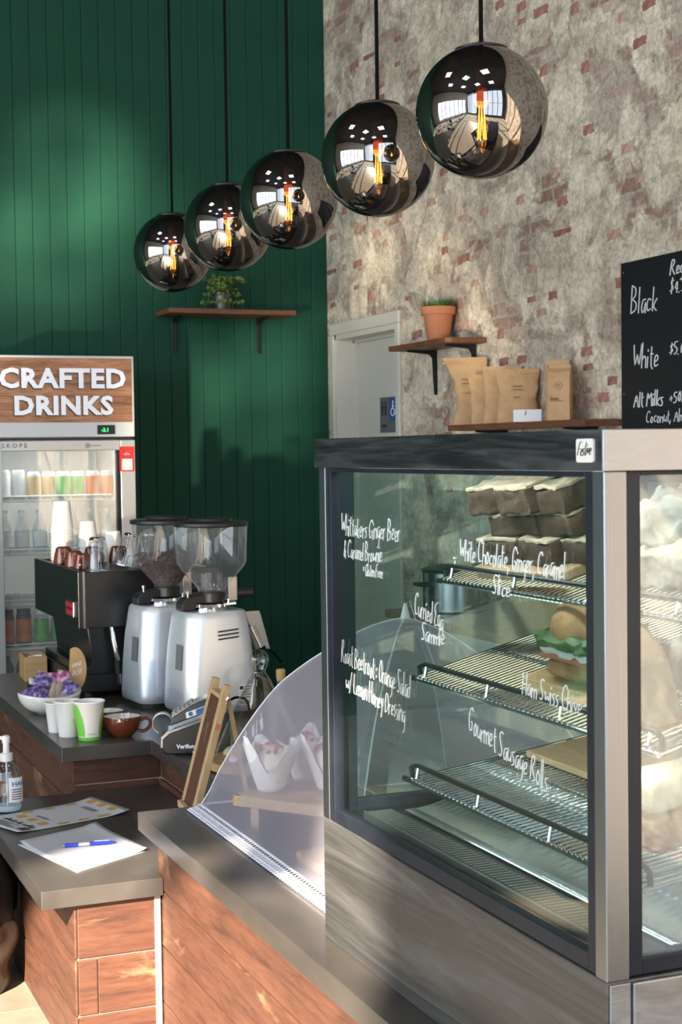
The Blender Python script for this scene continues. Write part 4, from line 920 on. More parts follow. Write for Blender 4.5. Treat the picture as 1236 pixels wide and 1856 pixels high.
# ------------------------------------------------------------------ back bench by the brick wall
bn = thing('back_bench', 'wooden-topped back bench along the brick wall behind the cabinet', 'bench')
MB().box(2.48, XB-.01, 2.2, 5.62, .835, .868).build('top', 'bench_wood', bn, bevel=.003)
MB().box(2.56, XB-.02, 2.25, 5.56, .0, .835).build('cupboard', 'white_wall', bn)
pt = thing('stock_pot', 'tall stainless stock pot with a dark glass lid on the back bench', 'pot', (2.70, 5.42, .8684))
MB().lathe([(.125, 0), (.130, .006), (.130, .155), (.133, .158)], 40).build('body', 'steel', pt, smooth=True)
MB().lathe([(.135, 0), (.136, .010), (.10, .022), (.03, .028), (.002, .028)], 40, 0, 0, .159).build('lid', 'black_satin', pt, smooth=True)
MB().lathe([(.010, 0), (.009, .016), (.017, .022), (.016, .030), (.001, .032)], 16, 0, 0, .185).build('lid_knob', 'steel', pt, smooth=True)
for s_ in (-1, 1): MB().tube([(s_*.128, -.03, .11), (s_*.165, -.028, .112), (s_*.165, .028, .112), (s_*.128, .03, .11)], .008, 8).build('handle', 'black_plastic', pt, smooth=True)
for i, (y, x, lb) in enumerate(((4.26, 2.74, 'steel canister on the back bench seen through the cabinet, taller one'), (4.10, 2.80, 'steel canister on the back bench seen through the cabinet, shorter one'))):
    c = thing('steel_canister', lb, 'canister', (x, y, .8684), 0, 'steel canisters on the back bench'); h = .14-.04*i
    MB().lathe([(.05, 0), (.052, .004), (.052, h)], 28).build('body', 'chrome', c, smooth=True); MB().lathe([(.054, 0), (.054, .012), (.02, .018), (.008, .03), (.001, .031)], 28, 0, 0, h).build('lid', 'chrome', c, smooth=True)
# ------------------------------------------------------------------ drinks fridge
fr = thing('drinks_fridge', 'tall glass-door drinks fridge with a wood-look illuminated header', 'fridge')
FX0, FX1, FY0, FY1, FT = 1.165, 1.855, 7.15, 7.86, 1.976
MB().box(FX0, FX0+.03, FY0+.06, FY1, .08, FT).box(FX1-.03, FX1, FY0+.06, FY1, .08, FT).box(FX0+.03, FX1-.03, FY1-.03, FY1, .08, FT).box(FX0+.03, FX1-.03, FY0+.06, FY1-.03, FT-.03, FT).box(FX0+.03, FX1-.03, FY0+.06, FY1-.03, .08, .36).build('body', 'fridge_white', fr)
MB().box(FX0+.034, FX1-.034, FY1-.036, FY1-.031, .37, FT-.4).build('liner', 'fridge_inside', fr)
MB().box(FX0, FX1, FY0, FY0+.06, 1.592, FT).build('header_box', 'fridge_white', fr, bevel=.004)
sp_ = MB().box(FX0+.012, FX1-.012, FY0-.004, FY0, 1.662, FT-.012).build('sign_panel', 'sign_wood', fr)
m = MB()
for k in range(1, 5): m.box(FX0+.014, FX1-.014, FY0-.0046, FY0-.004, 1.662+k*.0603, 1.6645+k*.0603)
m.build('plank_lines', 'ink', sp_)
def block(text, xc, z, size, length):
    m = typeset(text, size, .002, .0045, spacing=1.06); xs = [v[0] for v in m.v]; w = max(xs)-min(xs); m.xf(Matrix.Diagonal((length/w, 1, 1, 1)) @ T(-(max(xs)+min(xs))/2, 0, 0))
    sh = MB().add(m, T(xc-.004, FY0-.0062, z-.005)); sh.build('lettering_shadow', 'ink', sp_)
    m.xf(T(xc, FY0-.0085, z)); m.build('lettering', 'letter_white', sp_)
block('CRAFTED', 1.513, 1.826, .125, .60); block('DRINKS', 1.516, 1.700, .120, .468)
dsp = MB().box(1.672, 1.758, FY0-.004, FY0, 1.604, 1.648).build('display', 'black_plastic', fr, bevel=.002)
typeset('-2.1', .024, .0005, .0006).xf(T(1.71, FY0-.0046, 1.617)).build('digits', 'led_green', dsp)
MB().box(FX0+.005, FX1-.005, FY0+.004, FY0+.055, 1.578, 1.590).build('hinge_gap', 'black_plastic', fr)
dz0, dz1 = .12, 1.576
door = MB().box(FX0, FX0+.055, FY0, FY0+.055, dz0, dz1).box(FX1-.072, FX1, FY0, FY0+.055, dz0, dz1).box(FX0+.055, FX1-.072, FY0, FY0+.055, dz1-.048, dz1).box(FX0+.055, FX1-.072, FY0, FY0+.055, dz0, dz0+.06)
door = door.build('door', 'fridge_frame', fr, bevel=.003)
MB().box(FX0+.055, FX1-.072, FY0+.02, FY0+.026, dz0+.06, dz1-.048).build('door_glass', 'fridge_glass', door)
MB().box(FX1-.088, FX1-.074, FY0+.004, FY0+.050, dz0+.06, dz1-.048).build('gasket', 'black_rubber', door)
typeset('SKOPE', .030, .0006, .0004, spacing=1.5).xf(T(1.28, FY0-.0008, 1.544)).build('maker_lettering', 'sign_grey', door)
MB().tube([(1.625+.010*math.cos(q), FY0-.001, 1.551+.010*math.sin(q)) for q in [2*math.pi*k/16 for k in range(17)]], .0016, 5).ball((1.625, FY0-.001, 1.551), .004, 8, 6).box(1.637, 1.69, FY0-.0012, FY0-.0002, 1.5495, 1.5525).build('lock_mark', 'sign_grey', door)
stk = MB().box(1.778, 1.850, FY0-.0016, FY0-.0002, 1.425, 1.545).build('red_sticker', 'red_sticker', door)
MB().box(1.789, 1.840, FY0-.0022, FY0-.0016, 1.432, 1.486).build('white_square', 'white_card', stk); MB().box(1.800, 1.830, FY0-.0022, FY0-.0016, 1.505, 1.508).box(1.806, 1.824, FY0-.0022, FY0-.0016, 1.512, 1.515).build('fine_print', 'white_card', stk)
SHZ = (1.292, 1.040, .800, .590, .40)
for z in SHZ:
    s = MB().tube([(FX0+.06, FY0+.09, z), (FX1-.10, FY0+.09, z)], .005, 6).tube([(FX0+.06, FY0+.088, z+.022), (FX1-.10, FY0+.088, z+.022)], .004, 6).tube([(FX0+.04, FY1-.05, z), (FX1-.04, FY1-.05, z)], .004, 6)
    for k in range(23): x = FX0+.055+k*.026; s.tube([(x, FY0+.088, z+.022 if k % 6 == 0 else z+.004), (x, FY0+.094, z+.005), (x, FY1-.05, z+.005)], .0022, 4)
    s.build('wire_shelf', 'wire_white', fr)
lamp('fridge_tube_glow', 'AREA', (1.50, FY0+.11, 1.55), (0, .35, -1), 4, (1, .98, .94), shape='RECTANGLE', size=.5, size_y=.04)
def drink(kind, x, y, z, lb, grp):
    t = thing({'b': 'drink_bottle', 'c': 'drink_can', 'j': 'drink_jar'}[kind[0]], lb, {'b': 'bottle', 'c': 'can', 'j': 'jar'}[kind[0]], (x, y, z), 0, grp)
    body, labm, capm, h, r = kind[1:]
    if kind[0] == 'b':
        MB().lathe([(r*.9, 0), (r, .006), (r, h*.58), (r*.42, h*.80), (r*.38, h*.93)], 18).build('body', body, t, smooth=True); MB().lathe([(r*.46, 0), (r*.46, h*.07)], 14, 0, 0, h*.93).build('cap', capm, t)
    else:
        MB().lathe([(r*.86, 0), (r, .010), (r, h*.92), (r*.84, h)], 18).build('body', body, t, smooth=True)
        if kind[0] == 'j': MB().lathe([(r*.9, 0), (r*.9, h*.12)], 18, 0, 0, h).build('cap', capm, t)
    MB().lathe([(r*1.012, h*.14), (r*1.012, h*(.50 if kind[0] == 'b' else .82))], 18, cap0=False, cap1=False).build('label', labm, t, smooth=True)
CL = ('b', 'bottle_clear', 'label_white', 'fridge_white', .20, .033); TE = ('b', 'teal_glass', 'teal_glass', 'fridge_white', .16, .030); GN = ('c', 'fridge_frame', 'green_label', 'steel', .13, .032); OR = ('c', 'fridge_frame', 'orange_label', 'steel', .13, .032)
TN = ('c', 'fridge_frame', 'tan_label', 'steel', .13, .032); DJ = ('j', 'dark_jar', 'orange_label', 'black_plastic', .16, .036); GJ = ('j', 'bottle_clear', 'green_label', 'fridge_white', .15, .034); WC = ('c', 'fridge_frame', 'label_white', 'steel', .14, .033)
ordn = ['first', 'second', 'third', 'fourth', 'fifth', 'sixth', 'seventh', 'eighth']
rows = ((0, [WC, WC, TN, TN, GN, GN, OR, OR], 'top fridge shelf'), (1, [CL]*7, 'second fridge shelf'), (3, [DJ, DJ, GJ, GJ, GJ, DJ, DJ], 'fourth fridge shelf'), (4, [TE]*8, 'bottom fridge shelf'))
nm = {id(CL): 'clear bottle with white label', id(TE): 'teal glass bottle', id(GN): 'green labelled can', id(OR): 'orange labelled can', id(TN): 'tan labelled can', id(DJ): 'dark jar with orange label', id(GJ): 'green labelled jar', id(WC): 'white labelled can'}
for si, kinds, where in rows:
    for k, kd in enumerate(kinds):
        x = FX0+.085+k*(.50/(len(kinds)-1)); drink(kd, x, FY0+.145+.01*(k % 2), SHZ[si]+.0075, '%s, %s from the left on the %s' % (nm[id(kd)], ordn[k], where), 'drinks on the '+where)
# ------------------------------------------------------------------ espresso machine
MX0, MX1, MY0, MY1, MT, MBt = 1.20, 1.74, 5.485, 6.305, 1.083, .873
em = thing('espresso_machine', 'black espresso machine with a red badge and cups on its top tray', 'coffee machine')
MB().box(MX0, MX0+.02, MY0, MY1, MBt, MT).build('back_panel', 'black_satin', em, bevel=.003)
MB().box(MX0+.021, MX1, MY0+.002, MY0+.022, MBt, MT-.004).build('side_panel', 'black_satin', em, bevel=.003)
MB().box(MX0+.021, MX1, MY1-.022, MY1-.002, MBt, MT-.004).build('side_panel', 'black_satin', em, bevel=.003)
MB().box(MX0+.02, MX1, MY0+.022, MY1-.022, MBt+.004, MT-.022).build('boiler_case', 'black_satin', em)
MB().box(MX0+.018, MX0+.026, MY0-.001, MY0+.004, MBt, MT-.002).build('corner_trim', 'chrome', em)
tr = MB().box(MX0+.02, MX1, MY0+.022, MY1-.022, MT-.021, MT-.017)
for k in range(34): y = MY0+.04+k*.0225; tr.box(MX0+.03, MX1-.02, y, y+.004, MT-.016, MT-.008)
tr.build('cup_tray', 'steel', em)
bz = MB().prism(rect(.135, .062, .006), 'Y', -.005, 0).build('badge', 'chrome', em, bevel=.001, M=T(MX0-.0005, 5.612, .938) @ FACE_NX)
MB().prism(rect(.118, .046, .003), 'Y', -.0062, -.005).build('badge_enamel', 'red_badge', bz); typeset('LA MARZOCCO', .0155, .0006, .0003).xf(T(0, -.0064, -.005)).build('badge_lettering', 'black_plastic', bz)
# lower body: tapers in towards the drip tray base
MB().prism([(MX0+.05, MBt-.001), (MX1-.10, MBt-.001), (MX1-.10, ZC+.02), (MX0+.02, ZC+.02), (MX0+.02, ZC+.115), (MX0+.07, ZC+.115)], 'Y', MY0+.09, MY1-.09).build('lower_body', 'black_satin', em, bevel=.004)
MB().box(MX0+.01, MX1+.02, MY0+.05, MY1-.05, ZC+.022, ZC+.085).build('drip_tray', 'black_metal', em, bevel=.004)
for x in (MX0+.06, MX1-.04):
    for y in (MY0+.10, MY1-.10): MB().lathe([(.022, 0), (.018, .022)], 16, x, y, ZC+.0005).build('foot', 'black_rubber', em)
MB().tube([(MX0+.13, MY0+.035, MBt), (MX0+.135, MY0+.03, MBt-.05), (MX0+.150, MY0+.02, ZC+.13), (MX0+.152, MY0+.02, ZC+.05)], .0085, 10).build('steam_wand', 'chrome', em, smooth=True)
MB().tube([(MX0+.150, MY0+.02, ZC+.14), (MX0+.151, MY0+.02, ZC+.09)], .013, 10).build('wand_grip', 'black_rubber', em, smooth=True)
MB().lathe([(.026, 0), (.028, .05), (.024, .055)], 14).build('steam_knob', 'black_plastic', em, smooth=True, M=T(MX1-.004, MY0+.10, MBt+.10) @ RY(math.pi/2))
# ------------------------------------------------------------------ on the machine
ZT = MT-.0078
def cup_stack(n, label, x, y, r, h, step, grp):
    for k in range(n):
        t = thing('paper_cup', '', 'paper cup', (x+.0006*math.sin(k*2), y, ZT+k*step), 0, grp)
        rt, rb = r, r*.70
        MB().lathe([(rt+.0025, 0), (rt+.003, .003), (rt, .006), (rb, h), (rb-.004, h), (rb-.004, h-.005)], 30, cap0=False).build('cup', 'paper_cup', t, smooth=True, ang=40)
        t['label'] = label(k)
oth = ['lowest', 'second lowest', 'third lowest', 'fourth from the bottom', 'fifth from the bottom', 'sixth from the bottom', 'seventh from the bottom', 'eighth from the bottom', 'ninth from the bottom', 'tenth from the bottom', 'eleventh from the bottom', 'topmost']
NCUP = 11
cup_stack(NCUP, lambda k: '%s upturned white paper cup in the tall stack on the coffee machine' % ('topmost' if k == NCUP-1 else oth[k]), 1.272, 6.085, .045, .112, .0135, 'upturned cups in the tall stack')
cup_stack(3, lambda k: '%s upturned white paper cup in the short stack between glass and tall stack' % ('lowest', 'middle', 'topmost')[k], 1.375, 6.08, .042, .105, .030, 'upturned cups in the short stack')
cup_stack(2, lambda k: '%s upturned white paper cup in the low pair behind the glasses' % ('lower', 'upper')[k], 1.47, 6.05, .042, .10, .022, 'upturned cups in the low pair')
def espresso_cup(x, y, s, rz, label):
    t = thing('espresso_cup', label, 'cup', (x, y, ZT), rz, 'brown cups upturned on the machine')
    MB().lathe([(.036*s, 0), (.0365*s, .003), (.034*s, .030*s), (.027*s, .060*s), (.021*s, .064*s), (.020*s, .060*s), (.001, .060*s)], 28, cap0=False, cap1=False).build('bowl', 'brown_glaze', t, smooth=True, ang=40)
    MB().lathe([(.022*s, 0), (.0, .0005)], 20, 0, 0, .0605*s, cap0=False, cap1=False).build('foot_ring', 'white_glaze', t)
    MB().tube(sm([(.033*s*1, 0, .014*s), (.050*s, 0, .012*s), (.057*s, 0, .026*s), (.050*s, 0, .042*s), (.029*s, 0, .046*s)]), .0042*s, 8).build('handle', 'brown_glaze', t, smooth=True)
espresso_cup(1.245, 5.93, 1.15, 4.4, 'upturned brown espresso cup beside the tall paper stack')
espresso_cup(1.245, 5.745, 1.05, 4.6, 'upturned brown espresso cup in the front middle of the tray')
espresso_cup(1.252, 5.630, 1.0, 4.3, 'upturned brown espresso cup next to the left glass')
espresso_cup(1.36, 5.93, 1.1, 5.2, 'upturned brown espresso cup behind the left glass')
espresso_cup(1.455, 5.90, 1.1, 5.0, 'upturned brown espresso cup behind the right glass')
def tumbler(x, y, label, tilt=0.0, s=1.0, rz=0):
    t = thing('glass_tumbler', label, 'glass', (x, y, ZT), rz, 'upturned glasses on the machine')
    M = T(0, 0, .0) @ RY(tilt)
    m = MB().lathe([(.044*s, 0), (.0445*s, .004), (.043*s, .03*s), (.033*s, .105*s), (.028*s, .122*s), (.022*s, .126*s), (.001, .122*s)], 32, cap0=False, cap1=False).lathe([(.0415*s, .001), (.040*s, .03*s), (.0305*s, .100*s), (.024*s, .108*s), (.001, .109*s)], 32, cap0=False, cap1=False)
    m.xf(M @ T(0, 0, .016 if tilt else 0)); m.build('bowl', 'drinking_glass', t, smooth=True, ang=60)
    r_ = MB().lathe([(.0435*s, 0), (.0445*s, .002), (.0435*s, .004), (.0415*s, .002)], 32, cap0=False, cap1=False)
    f_ = MB().lathe([(.026*s, .124*s), (.0285*s, .1215*s), (.0305*s, .114*s)], 32, cap0=False, cap1=False).xf(M @ T(0, 0, .016 if tilt else 0)); f_.build('thick_base', 'chrome', t, smooth=True, ang=60)
    r_.xf(M @ T(0, 0, .016 if tilt else 0)); r_.build('rim', 'chrome', t, smooth=True, ang=60)
tumbler(1.292, 5.555, 'upturned glass tumbler standing straight at the tray corner', s=1.02)
tumbler(1.385, 5.555, 'upturned glass tumbler leaning, next to the bean hopper', .28, 1.0)
tumbler(1.478, 5.565, 'upturned glass tumbler half hidden behind the bean hopper', .05, .96)
# ------------------------------------------------------------------ coffee grinders
def grinder(label, x, y, s, beans):
    g = thing('coffee_grinder', label, 'grinder', (x, y, ZC+.0005), .10, 'silver coffee grinders')
    def ring(w, d, z, r=.045, ox=0, oy=0): return [(p[0]+ox, p[1]+oy, z) for p in rect(w, d, r, 6)]
    rings = [ring(.262, .25, .018, .05), ring(.272, .262, .026, .055), ring(.272, .262, .05, .055), ring(.266, .254, .15, .058), ring(.252, .24, .25, .06), ring(.232, .22, .335, .062), ring(.226, .214, .352, .062), ring(.212, .20, .360, .06)]
    loft(rings).build('body', 'silver_paint', g, smooth=True, ang=40)
    MB().prism(rect(.25, .24, .05), 'Z', 0, .018).build('foot', 'black_rubber', g)
    for k in range(3): MB().tube([(-.018+.075*q/8+.004*k*0, -.1105-.0006-(.245-.222-.011*k)*.06*0-.010+.00*k-.000, .268+.013*k+.0007*q) for q in range(9)], .0026, 6).build('vent_slot', 'black_satin', g)
    MB().prism([(-.0435, 0), (.0435, 0), (.0435, .085), (-.0435, .085)], 'Y', -.0012, 0).build('side_plate', 'sign_grey', g, M=T(-.1345, -.045, .165) @ RY(.07) @ FACE_NX @ Matrix.Diagonal((.62, 1, 1, 1)))
    lb = MB().prism(rect(.052, .072, .002), 'Y', -.0008, 0).build('rating_label', 'label_white', g, M=T(.075, -.1315, .075) @ RX(-.03))
    m = MB().box(-.022, -.008, -.0014, -.0008, .018, .030)
    for q in range(5): m.box(-.004 if q < 2 else -.022, .020-.004*(q % 3), -.0014, -.0008, .026-.009*q, .0285-.009*q)
    for q in range(12): m.box(-.021+.0036*q, -.0195+.0036*q, -.0014, -.0008, -.031, -.022)
    m.build('fine_print', 'ink', lb)
    # burr collar
    MB().lathe([(.058, 0), (.058, .010), (.050, .012)], 36, .0, 0, .360).build('collar_plate', 'chrome', g, smooth=True, ang=30)
    kn = MB(); n = 60; P = []
    for q in range(n*2): a = math.pi*q/n; r_ = .060 if q % 2 else .0565; P.append((r_*math.cos(a), r_*math.sin(a)))
    kn.prism(P, 'Z', .371, .381).build('adjusting_ring', 'chrome', g)
    MB().prism([(-.112, .362), (-.112, .385), (-.098, .402), (-.060, .412), (.02, .418), (.02, .383), (-.055, .383), (-.062, .362)], 'Y', -.030, .030).build('top_arm', 'black_plastic', g, bevel=.005)
    MB().lathe([(.044, 0), (.047, .004), (.047, .034), (.044, .038)], 28, .012, 0, .384).build('hopper_neck', 'black_plastic', g, smooth=True, ang=35)
    MB().lathe([(.0045, 0), (.0045, .014), (.008, .015), (.008, .024), (.001, .025)], 12, -.080, -.008, .404).build('thumb_screw', 'chrome', g, smooth=True, ang=35)
    MB().tube([(.05, -.03, .378), (.085, -.035, .380)], .007, 8).lathe([(.006, 0), (.006, .016), (.001, .017)], 10, .06, -.033, .38).build('lock_lever', 'chrome', g, smooth=True)
    # conical clear hopper with lid
    hz, hr = .422, .122
    ho = MB().lathe([(.047, hz), (.049, hz+.012), (.112, hz+.085), (.121, hz+.102), (.126, hz+.225)], 44, .012, 0, 0, cap0=False, cap1=False).build('hopper', 'hopper_plastic', g, smooth=True, ang=50)
    MB().box(-.004, .004, -.018, .018, hz+.01, hz+.065).box(-.02, -.016, -.018, .018, hz+.006, hz+.062).box(.040, .044, -.018, .018, hz+.006, hz+.062).build('hopper_gate', 'hopper_plastic', ho)
    MB().lathe([(.1275, 0), (.130, .003), (.130, .012), (.122, .016), (.075, .018), (.072, .026), (.050, .029), (.001, .030)], 44, .012, 0, hz+.2265).build('lid', 'black_plastic', g, smooth=True, ang=35)
    # dosing fork and spout at the working side
    MB().prism([(.105, .352), (.160, .352), (.166, .335), (.200, .215), (.186, .215), (.150, .268), (.118, .31)], 'Y', -.07, -.055).build('spout_bracket', 'steel', g, bevel=.002)
    MB().tube([(.125, -.062, .300), (.160, -.066, .225)], .019, 16).build('chute', 'steel', g, smooth=True)
    MB().tube([(.155, -.06, .270), (.185, -.06, .225), (.225, -.05, .195), (.26, -.03, .16)], .004, 6).build('lead', 'cable', g)
    MB().box(.07, .105, -.01, .04, .385, .47).build('hopper_stay', 'steel', g, bevel=.003)
    MB().tube([(.10, .01, .41), (.165, .005, .41)], .017, 14).build('stay_knob', 'black_plastic', g, smooth=True)
    if beans:
        bm = MB(); rb = random.Random(5); one = MB().ball((0, 0, 0), .0052, 6, 4, (1.35, .9, .75))
        for k in range(950):
            h = rb.uniform(.004, .118); rmax = (.044+(h/.085)*.058 if h < .085 else .113)-.007
            q = rmax*(1 if rb.random() < .7 else math.sqrt(rb.random())); a = rb.uniform(0, 6.283)
            if h > .105+.012*math.sin(a*2): q = rmax*math.sqrt(rb.random())
            bm.add(one, T(q*math.cos(a), q*math.sin(a), h) @ RZ(rb.uniform(0, 3)) @ RX(rb.uniform(-.8, .8)))
        core = MB().lathe([(.036, .002), (.040, .012), (.094, .085), (.1, .105), (.05, .110), (.001, .112)], 24); bm.add(core)
        o = bm.build('coffee_beans', 'beans', None, smooth=True, ang=60); o['kind'] = 'stuff'; tag(o, 'dark roasted coffee beans filling the rear grinder hopper', 'coffee beans')
        o.matrix_world = Matrix.Translation(g.location) @ RZ(.10) @ T(.012, 0, hz+.004)
    return g
grinder('silver coffee grinder in front with an empty clear hopper', 1.557, 5.035, 1, False)
grinder('silver coffee grinder behind with its hopper full of beans', 1.478, 5.325, 1, True)
# ------------------------------------------------------------------ cups and bowl at the counter corner
def takeaway(label, x, y, s, kind):
    t = thing('paper_cup', label, 'paper cup', (x, y, ZC+.0005), 0, 'paper cups at the counter corner'); h, rt, rb = .118*s, .047*s, .034*s
    def R(z): return rb+(rt-rb)*z/h
    MB().lathe([(rb-.003, .004), (rb-.002, 0), (rb, 0), (rt, h-.002), (rt+.0025, h), (rt+.0015, h+.003), (rt-.0015, h), (rb-.001, .008), (.001, .008)], 40, cap0=False, cap1=False).build('cup', 'paper_cup', t, smooth=True, ang=50)
    if kind == 'green':
        m = MB()
        MB().lathe([(R(.0)+.0005, .0), (R(.012)+.0006, .012)], 40, cap0=False, cap1=False).build('green_base', 'cup_green', t, smooth=True)
        def sw(u, v):   # two green swooshes up the sides, leaving a white flame in front
            z = .014+(h-.020)*v; wdt = .55+.75*(v-.35)**2+.25*v; a = (-math.pi/2)+(wdt+(2*math.pi-2*wdt)*u); r_ = R(z)+.0006; return (r_*math.cos(a), r_*math.sin(a), z)
        m.grid(sw, 40, 14); m.build('green_print', 'cup_green', t, smooth=True, ang=80)
        typeset('C. Bwine', .008, .0004).xf(T(0, -R(.02)-.001, .020)).build('print', 'cup_print', t)
    if kind == 'leaf':
        m = MB()
        def lf_(u, v):
            w_ = math.sin(math.pi*v)**.8; a = -math.pi/2+.55+(v-.5)*1.0; z = .058+.022*(u-.5)*w_*2-.016*math.sin(math.pi*v); r_ = R(z)+.0007; return (r_*math.cos(a), r_*math.sin(a), z)
        m.grid(lf_, 6, 12).build('leaf_print', 'cup_leaf', t, smooth=True, ang=80)
takeaway('white and green paper cup nearest the counter corner', 1.064, 4.735, 1.02, 'green')
takeaway('white paper cup with a pale leaf print, middle of the three', 1.018, 4.825, .94, 'leaf')
takeaway('small plain white paper cup, hindmost of the three', .998, 4.915, .80, 'plain')
def mug(label, x, y, s, rz, mt):
    t = thing('coffee_cup', label, 'cup', (x, y, ZC+.0005), rz, 'coffee cups at the counter corner')
    MB().lathe([(.028*s, 0), (.030*s, .004), (.046*s, .018*s), (.055*s, .040*s), (.058*s, .064*s), (.0572*s, .0665*s), (.055*s, .064*s)], 40, cap1=False).build('bowl', mt, t, smooth=True, ang=60)
    MB().lathe([(.0552*s, .0645*s), (.052*s, .040*s), (.040*s, .016*s), (.001, .012*s)], 40, cap0=False, cap1=False).build('lining', 'white_glaze', t, smooth=True)
    MB().tube(sm([(.054*s, 0, .050*s), (.072*s, 0, .056*s), (.086*s, 0, .046*s), (.082*s, 0, .028*s), (.066*s, 0, .016*s), (.046*s, 0, .018*s)]), .0055*s, 10).build('handle', mt, t, smooth=True)
mug('glossy brown coffee cup beside the green paper cup', 1.172, 4.735, 1.02, -.25, 'brown_glaze'); mug('glossy brown coffee cup half hidden behind the front one', 1.165, 4.905, .9, 2.6, 'brown_glaze')
bw = thing('serving_bowl', 'white ceramic bowl of wrapped tea bags on the counter', 'bowl', (1.052, 5.30, ZC+.0005), .1)
def bowl_pt(u, v, k=1.0):
    a = 2*math.pi*u; r_ = (.042+.068*math.sin(v*math.pi/2))*k; z = .066*(1-math.cos(v*math.pi/2))**.9+.006*v*math.cos(2*a); return (r_*math.cos(a)*1.0, r_*math.sin(a)*.82, z+.004)
MB().grid(lambda u, v: bowl_pt(u, v), 48, 10).build('bowl', 'white_glaze', bw, smooth=True, ang=80, solid=.004)
MB().lathe([(.042, 0), (.044, .004), (.001, .006)], 32, sy=.82).build('foot', 'white_glaze', bw)
rt_ = random.Random(3)
def sachet(label, x, y, z, w, h, m, rx, ry, rz):
    def f(u, v):
        bul = .010*math.sin(math.pi*u)*math.sin(math.pi*v); return ((u-.5)*w, -bul-.003*noise.noise(Vector((u*5, v*5, x*90))), (v-.5)*h)
    a = MB().grid(f, 8, 8); b = MB().grid(lambda u, v: ((u-.5)*w, .010*math.sin(math.pi*u)*math.sin(math.pi*v), (v-.5)*h), 8, 8); b.f = [tuple(reversed(q)) for q in b.f]; a.add(b)
    o = a.build('tea_sachet', m, smooth=True, ang=60); tag(o, label, 'tea bag', 'wrapped tea bags in the bowl'); o.location = (x, y, z); o.rotation_euler = (rx, ry, rz)
zb = ZC+.06
for (lb, x, y, z, w, h, m, rx, ry, rz) in (('speckled purple tea sachet at the left rim of the bowl', .985, 5.28, zb+.012, .06, .055, 'purple_foil', -.9, -.3, .3), ('speckled purple tea sachet lying in front in the bowl', 1.015, 5.265, zb+.020, .065, .06, 'purple_foil', -.8, .2, .1),
        ('speckled purple tea sachet highest in the bowl', 1.03, 5.31, zb+.045, .06, .07, 'purple_foil', -.5, .5, -.2), ('cream tea sachet tilted in the middle of the bowl', 1.062, 5.275, zb+.022, .03, .085, 'cream_foil', -.7, .75, .2), ('second cream tea sachet tucked beside the tilted one', 1.082, 5.285, zb+.024, .03, .08, 'cream_foil', -.7, .8, .1),
        ('pink striped tea sachet standing at the card', 1.105, 5.315, zb+.052, .05, .06, 'pink_foil', -.3, .3, .2), ('silver and purple tea sachet at the right rim', 1.122, 5.29, zb+.024, .05, .055, 'purple_foil', -.6, .6, -.3), ('pink tea sachet behind the cream ones', 1.075, 5.33, zb+.045, .05, .06, 'pink_foil', -.4, .1, .1)):
    sachet(lb, x, y, z, w, h, m, rx, ry, rz)
MB().tube([(1.05+.035*math.cos(q), 5.305+.02*math.sin(q), zb+.062+.018*math.sin(q)) for q in [math.radians(a) for a in range(0, 200, 20)]], .0022, 6).tube([(1.09, 5.29, zb+.05), (1.11, 5.29, zb+.072), (1.14, 5.30, zb+.066), (1.145, 5.31, zb+.05)], .0022, 6).build('ribbon', 'ribbon_red', bw)
cdp = thing('price_card', 'brown card with white handwriting standing in the tea bowl', 'card', (1.158, 5.345, ZC+.055), -.1)
P = [(-.030, 0), (-.004, -.005)]+[(.040*math.cos(q)-.008+.004, .085+.078*math.sin(q)) for q in [math.radians(a) for a in range(-75, 125, 10)]]
MB().prism(P, 'Y', -.0012, .0012).build('card', 'kraft', cdp)
m = MB().add(handwrite('Teas', .026, .0011, .1, .7, 1, .25, 3)[0], T(-.016, -.0018, .092)); m.add(handwrite('$4.50', .022, .0010, .1, .7, 1, .25, 4)[0], T(-.018, -.0018, .060)); m.build('lettering', 'marker_white', cdp)
wbx = thing('wooden_box', 'open bamboo box holding white lids beside the coffee machine', 'box', (1.155, 6.14, ZC+.0005), -.06)
wd = MB().box(-.045, .045, -.085, -.077, 0, .098).box(-.045, .045, .077, .085, 0, .098).box(-.045, -.037, -.077, .077, 0, .098).box(.037, .045, -.077, .077, 0, .098).box(-.037, .037, -.077, .077, 0, .008).build('case', 'bamboo', wbx, bevel=.0015)
ldd = thing('cup_lid', 'round white cup lid lying in the bamboo box', 'lid', (1.158, 6.10, ZC+.0095)); MB().lathe([(.034, 0), (.036, .075), (.034, .085), (.028, .088), (.026, .083), (.001, .083)], 28, sx=.95).build('dome', 'white_card', ldd, smooth=True)
sb_ = thing('sugar_holder', 'small dark striped sugar packet holder behind the tea bowl', 'holder', (1.075, 5.62, ZC+.0005), .1)
MB().box(-.035, .035, -.02, .02, 0, .055).build('tray', 'black_plastic', sb_)
for k in range(5): MB().box(-.031+.013*k, -.022+.013*k, -.016, .016, .0555, .078).build('packet', ('fridge_white', 'teal_glass', 'black_plastic', 'teal_glass', 'fridge_white')[k], sb_)
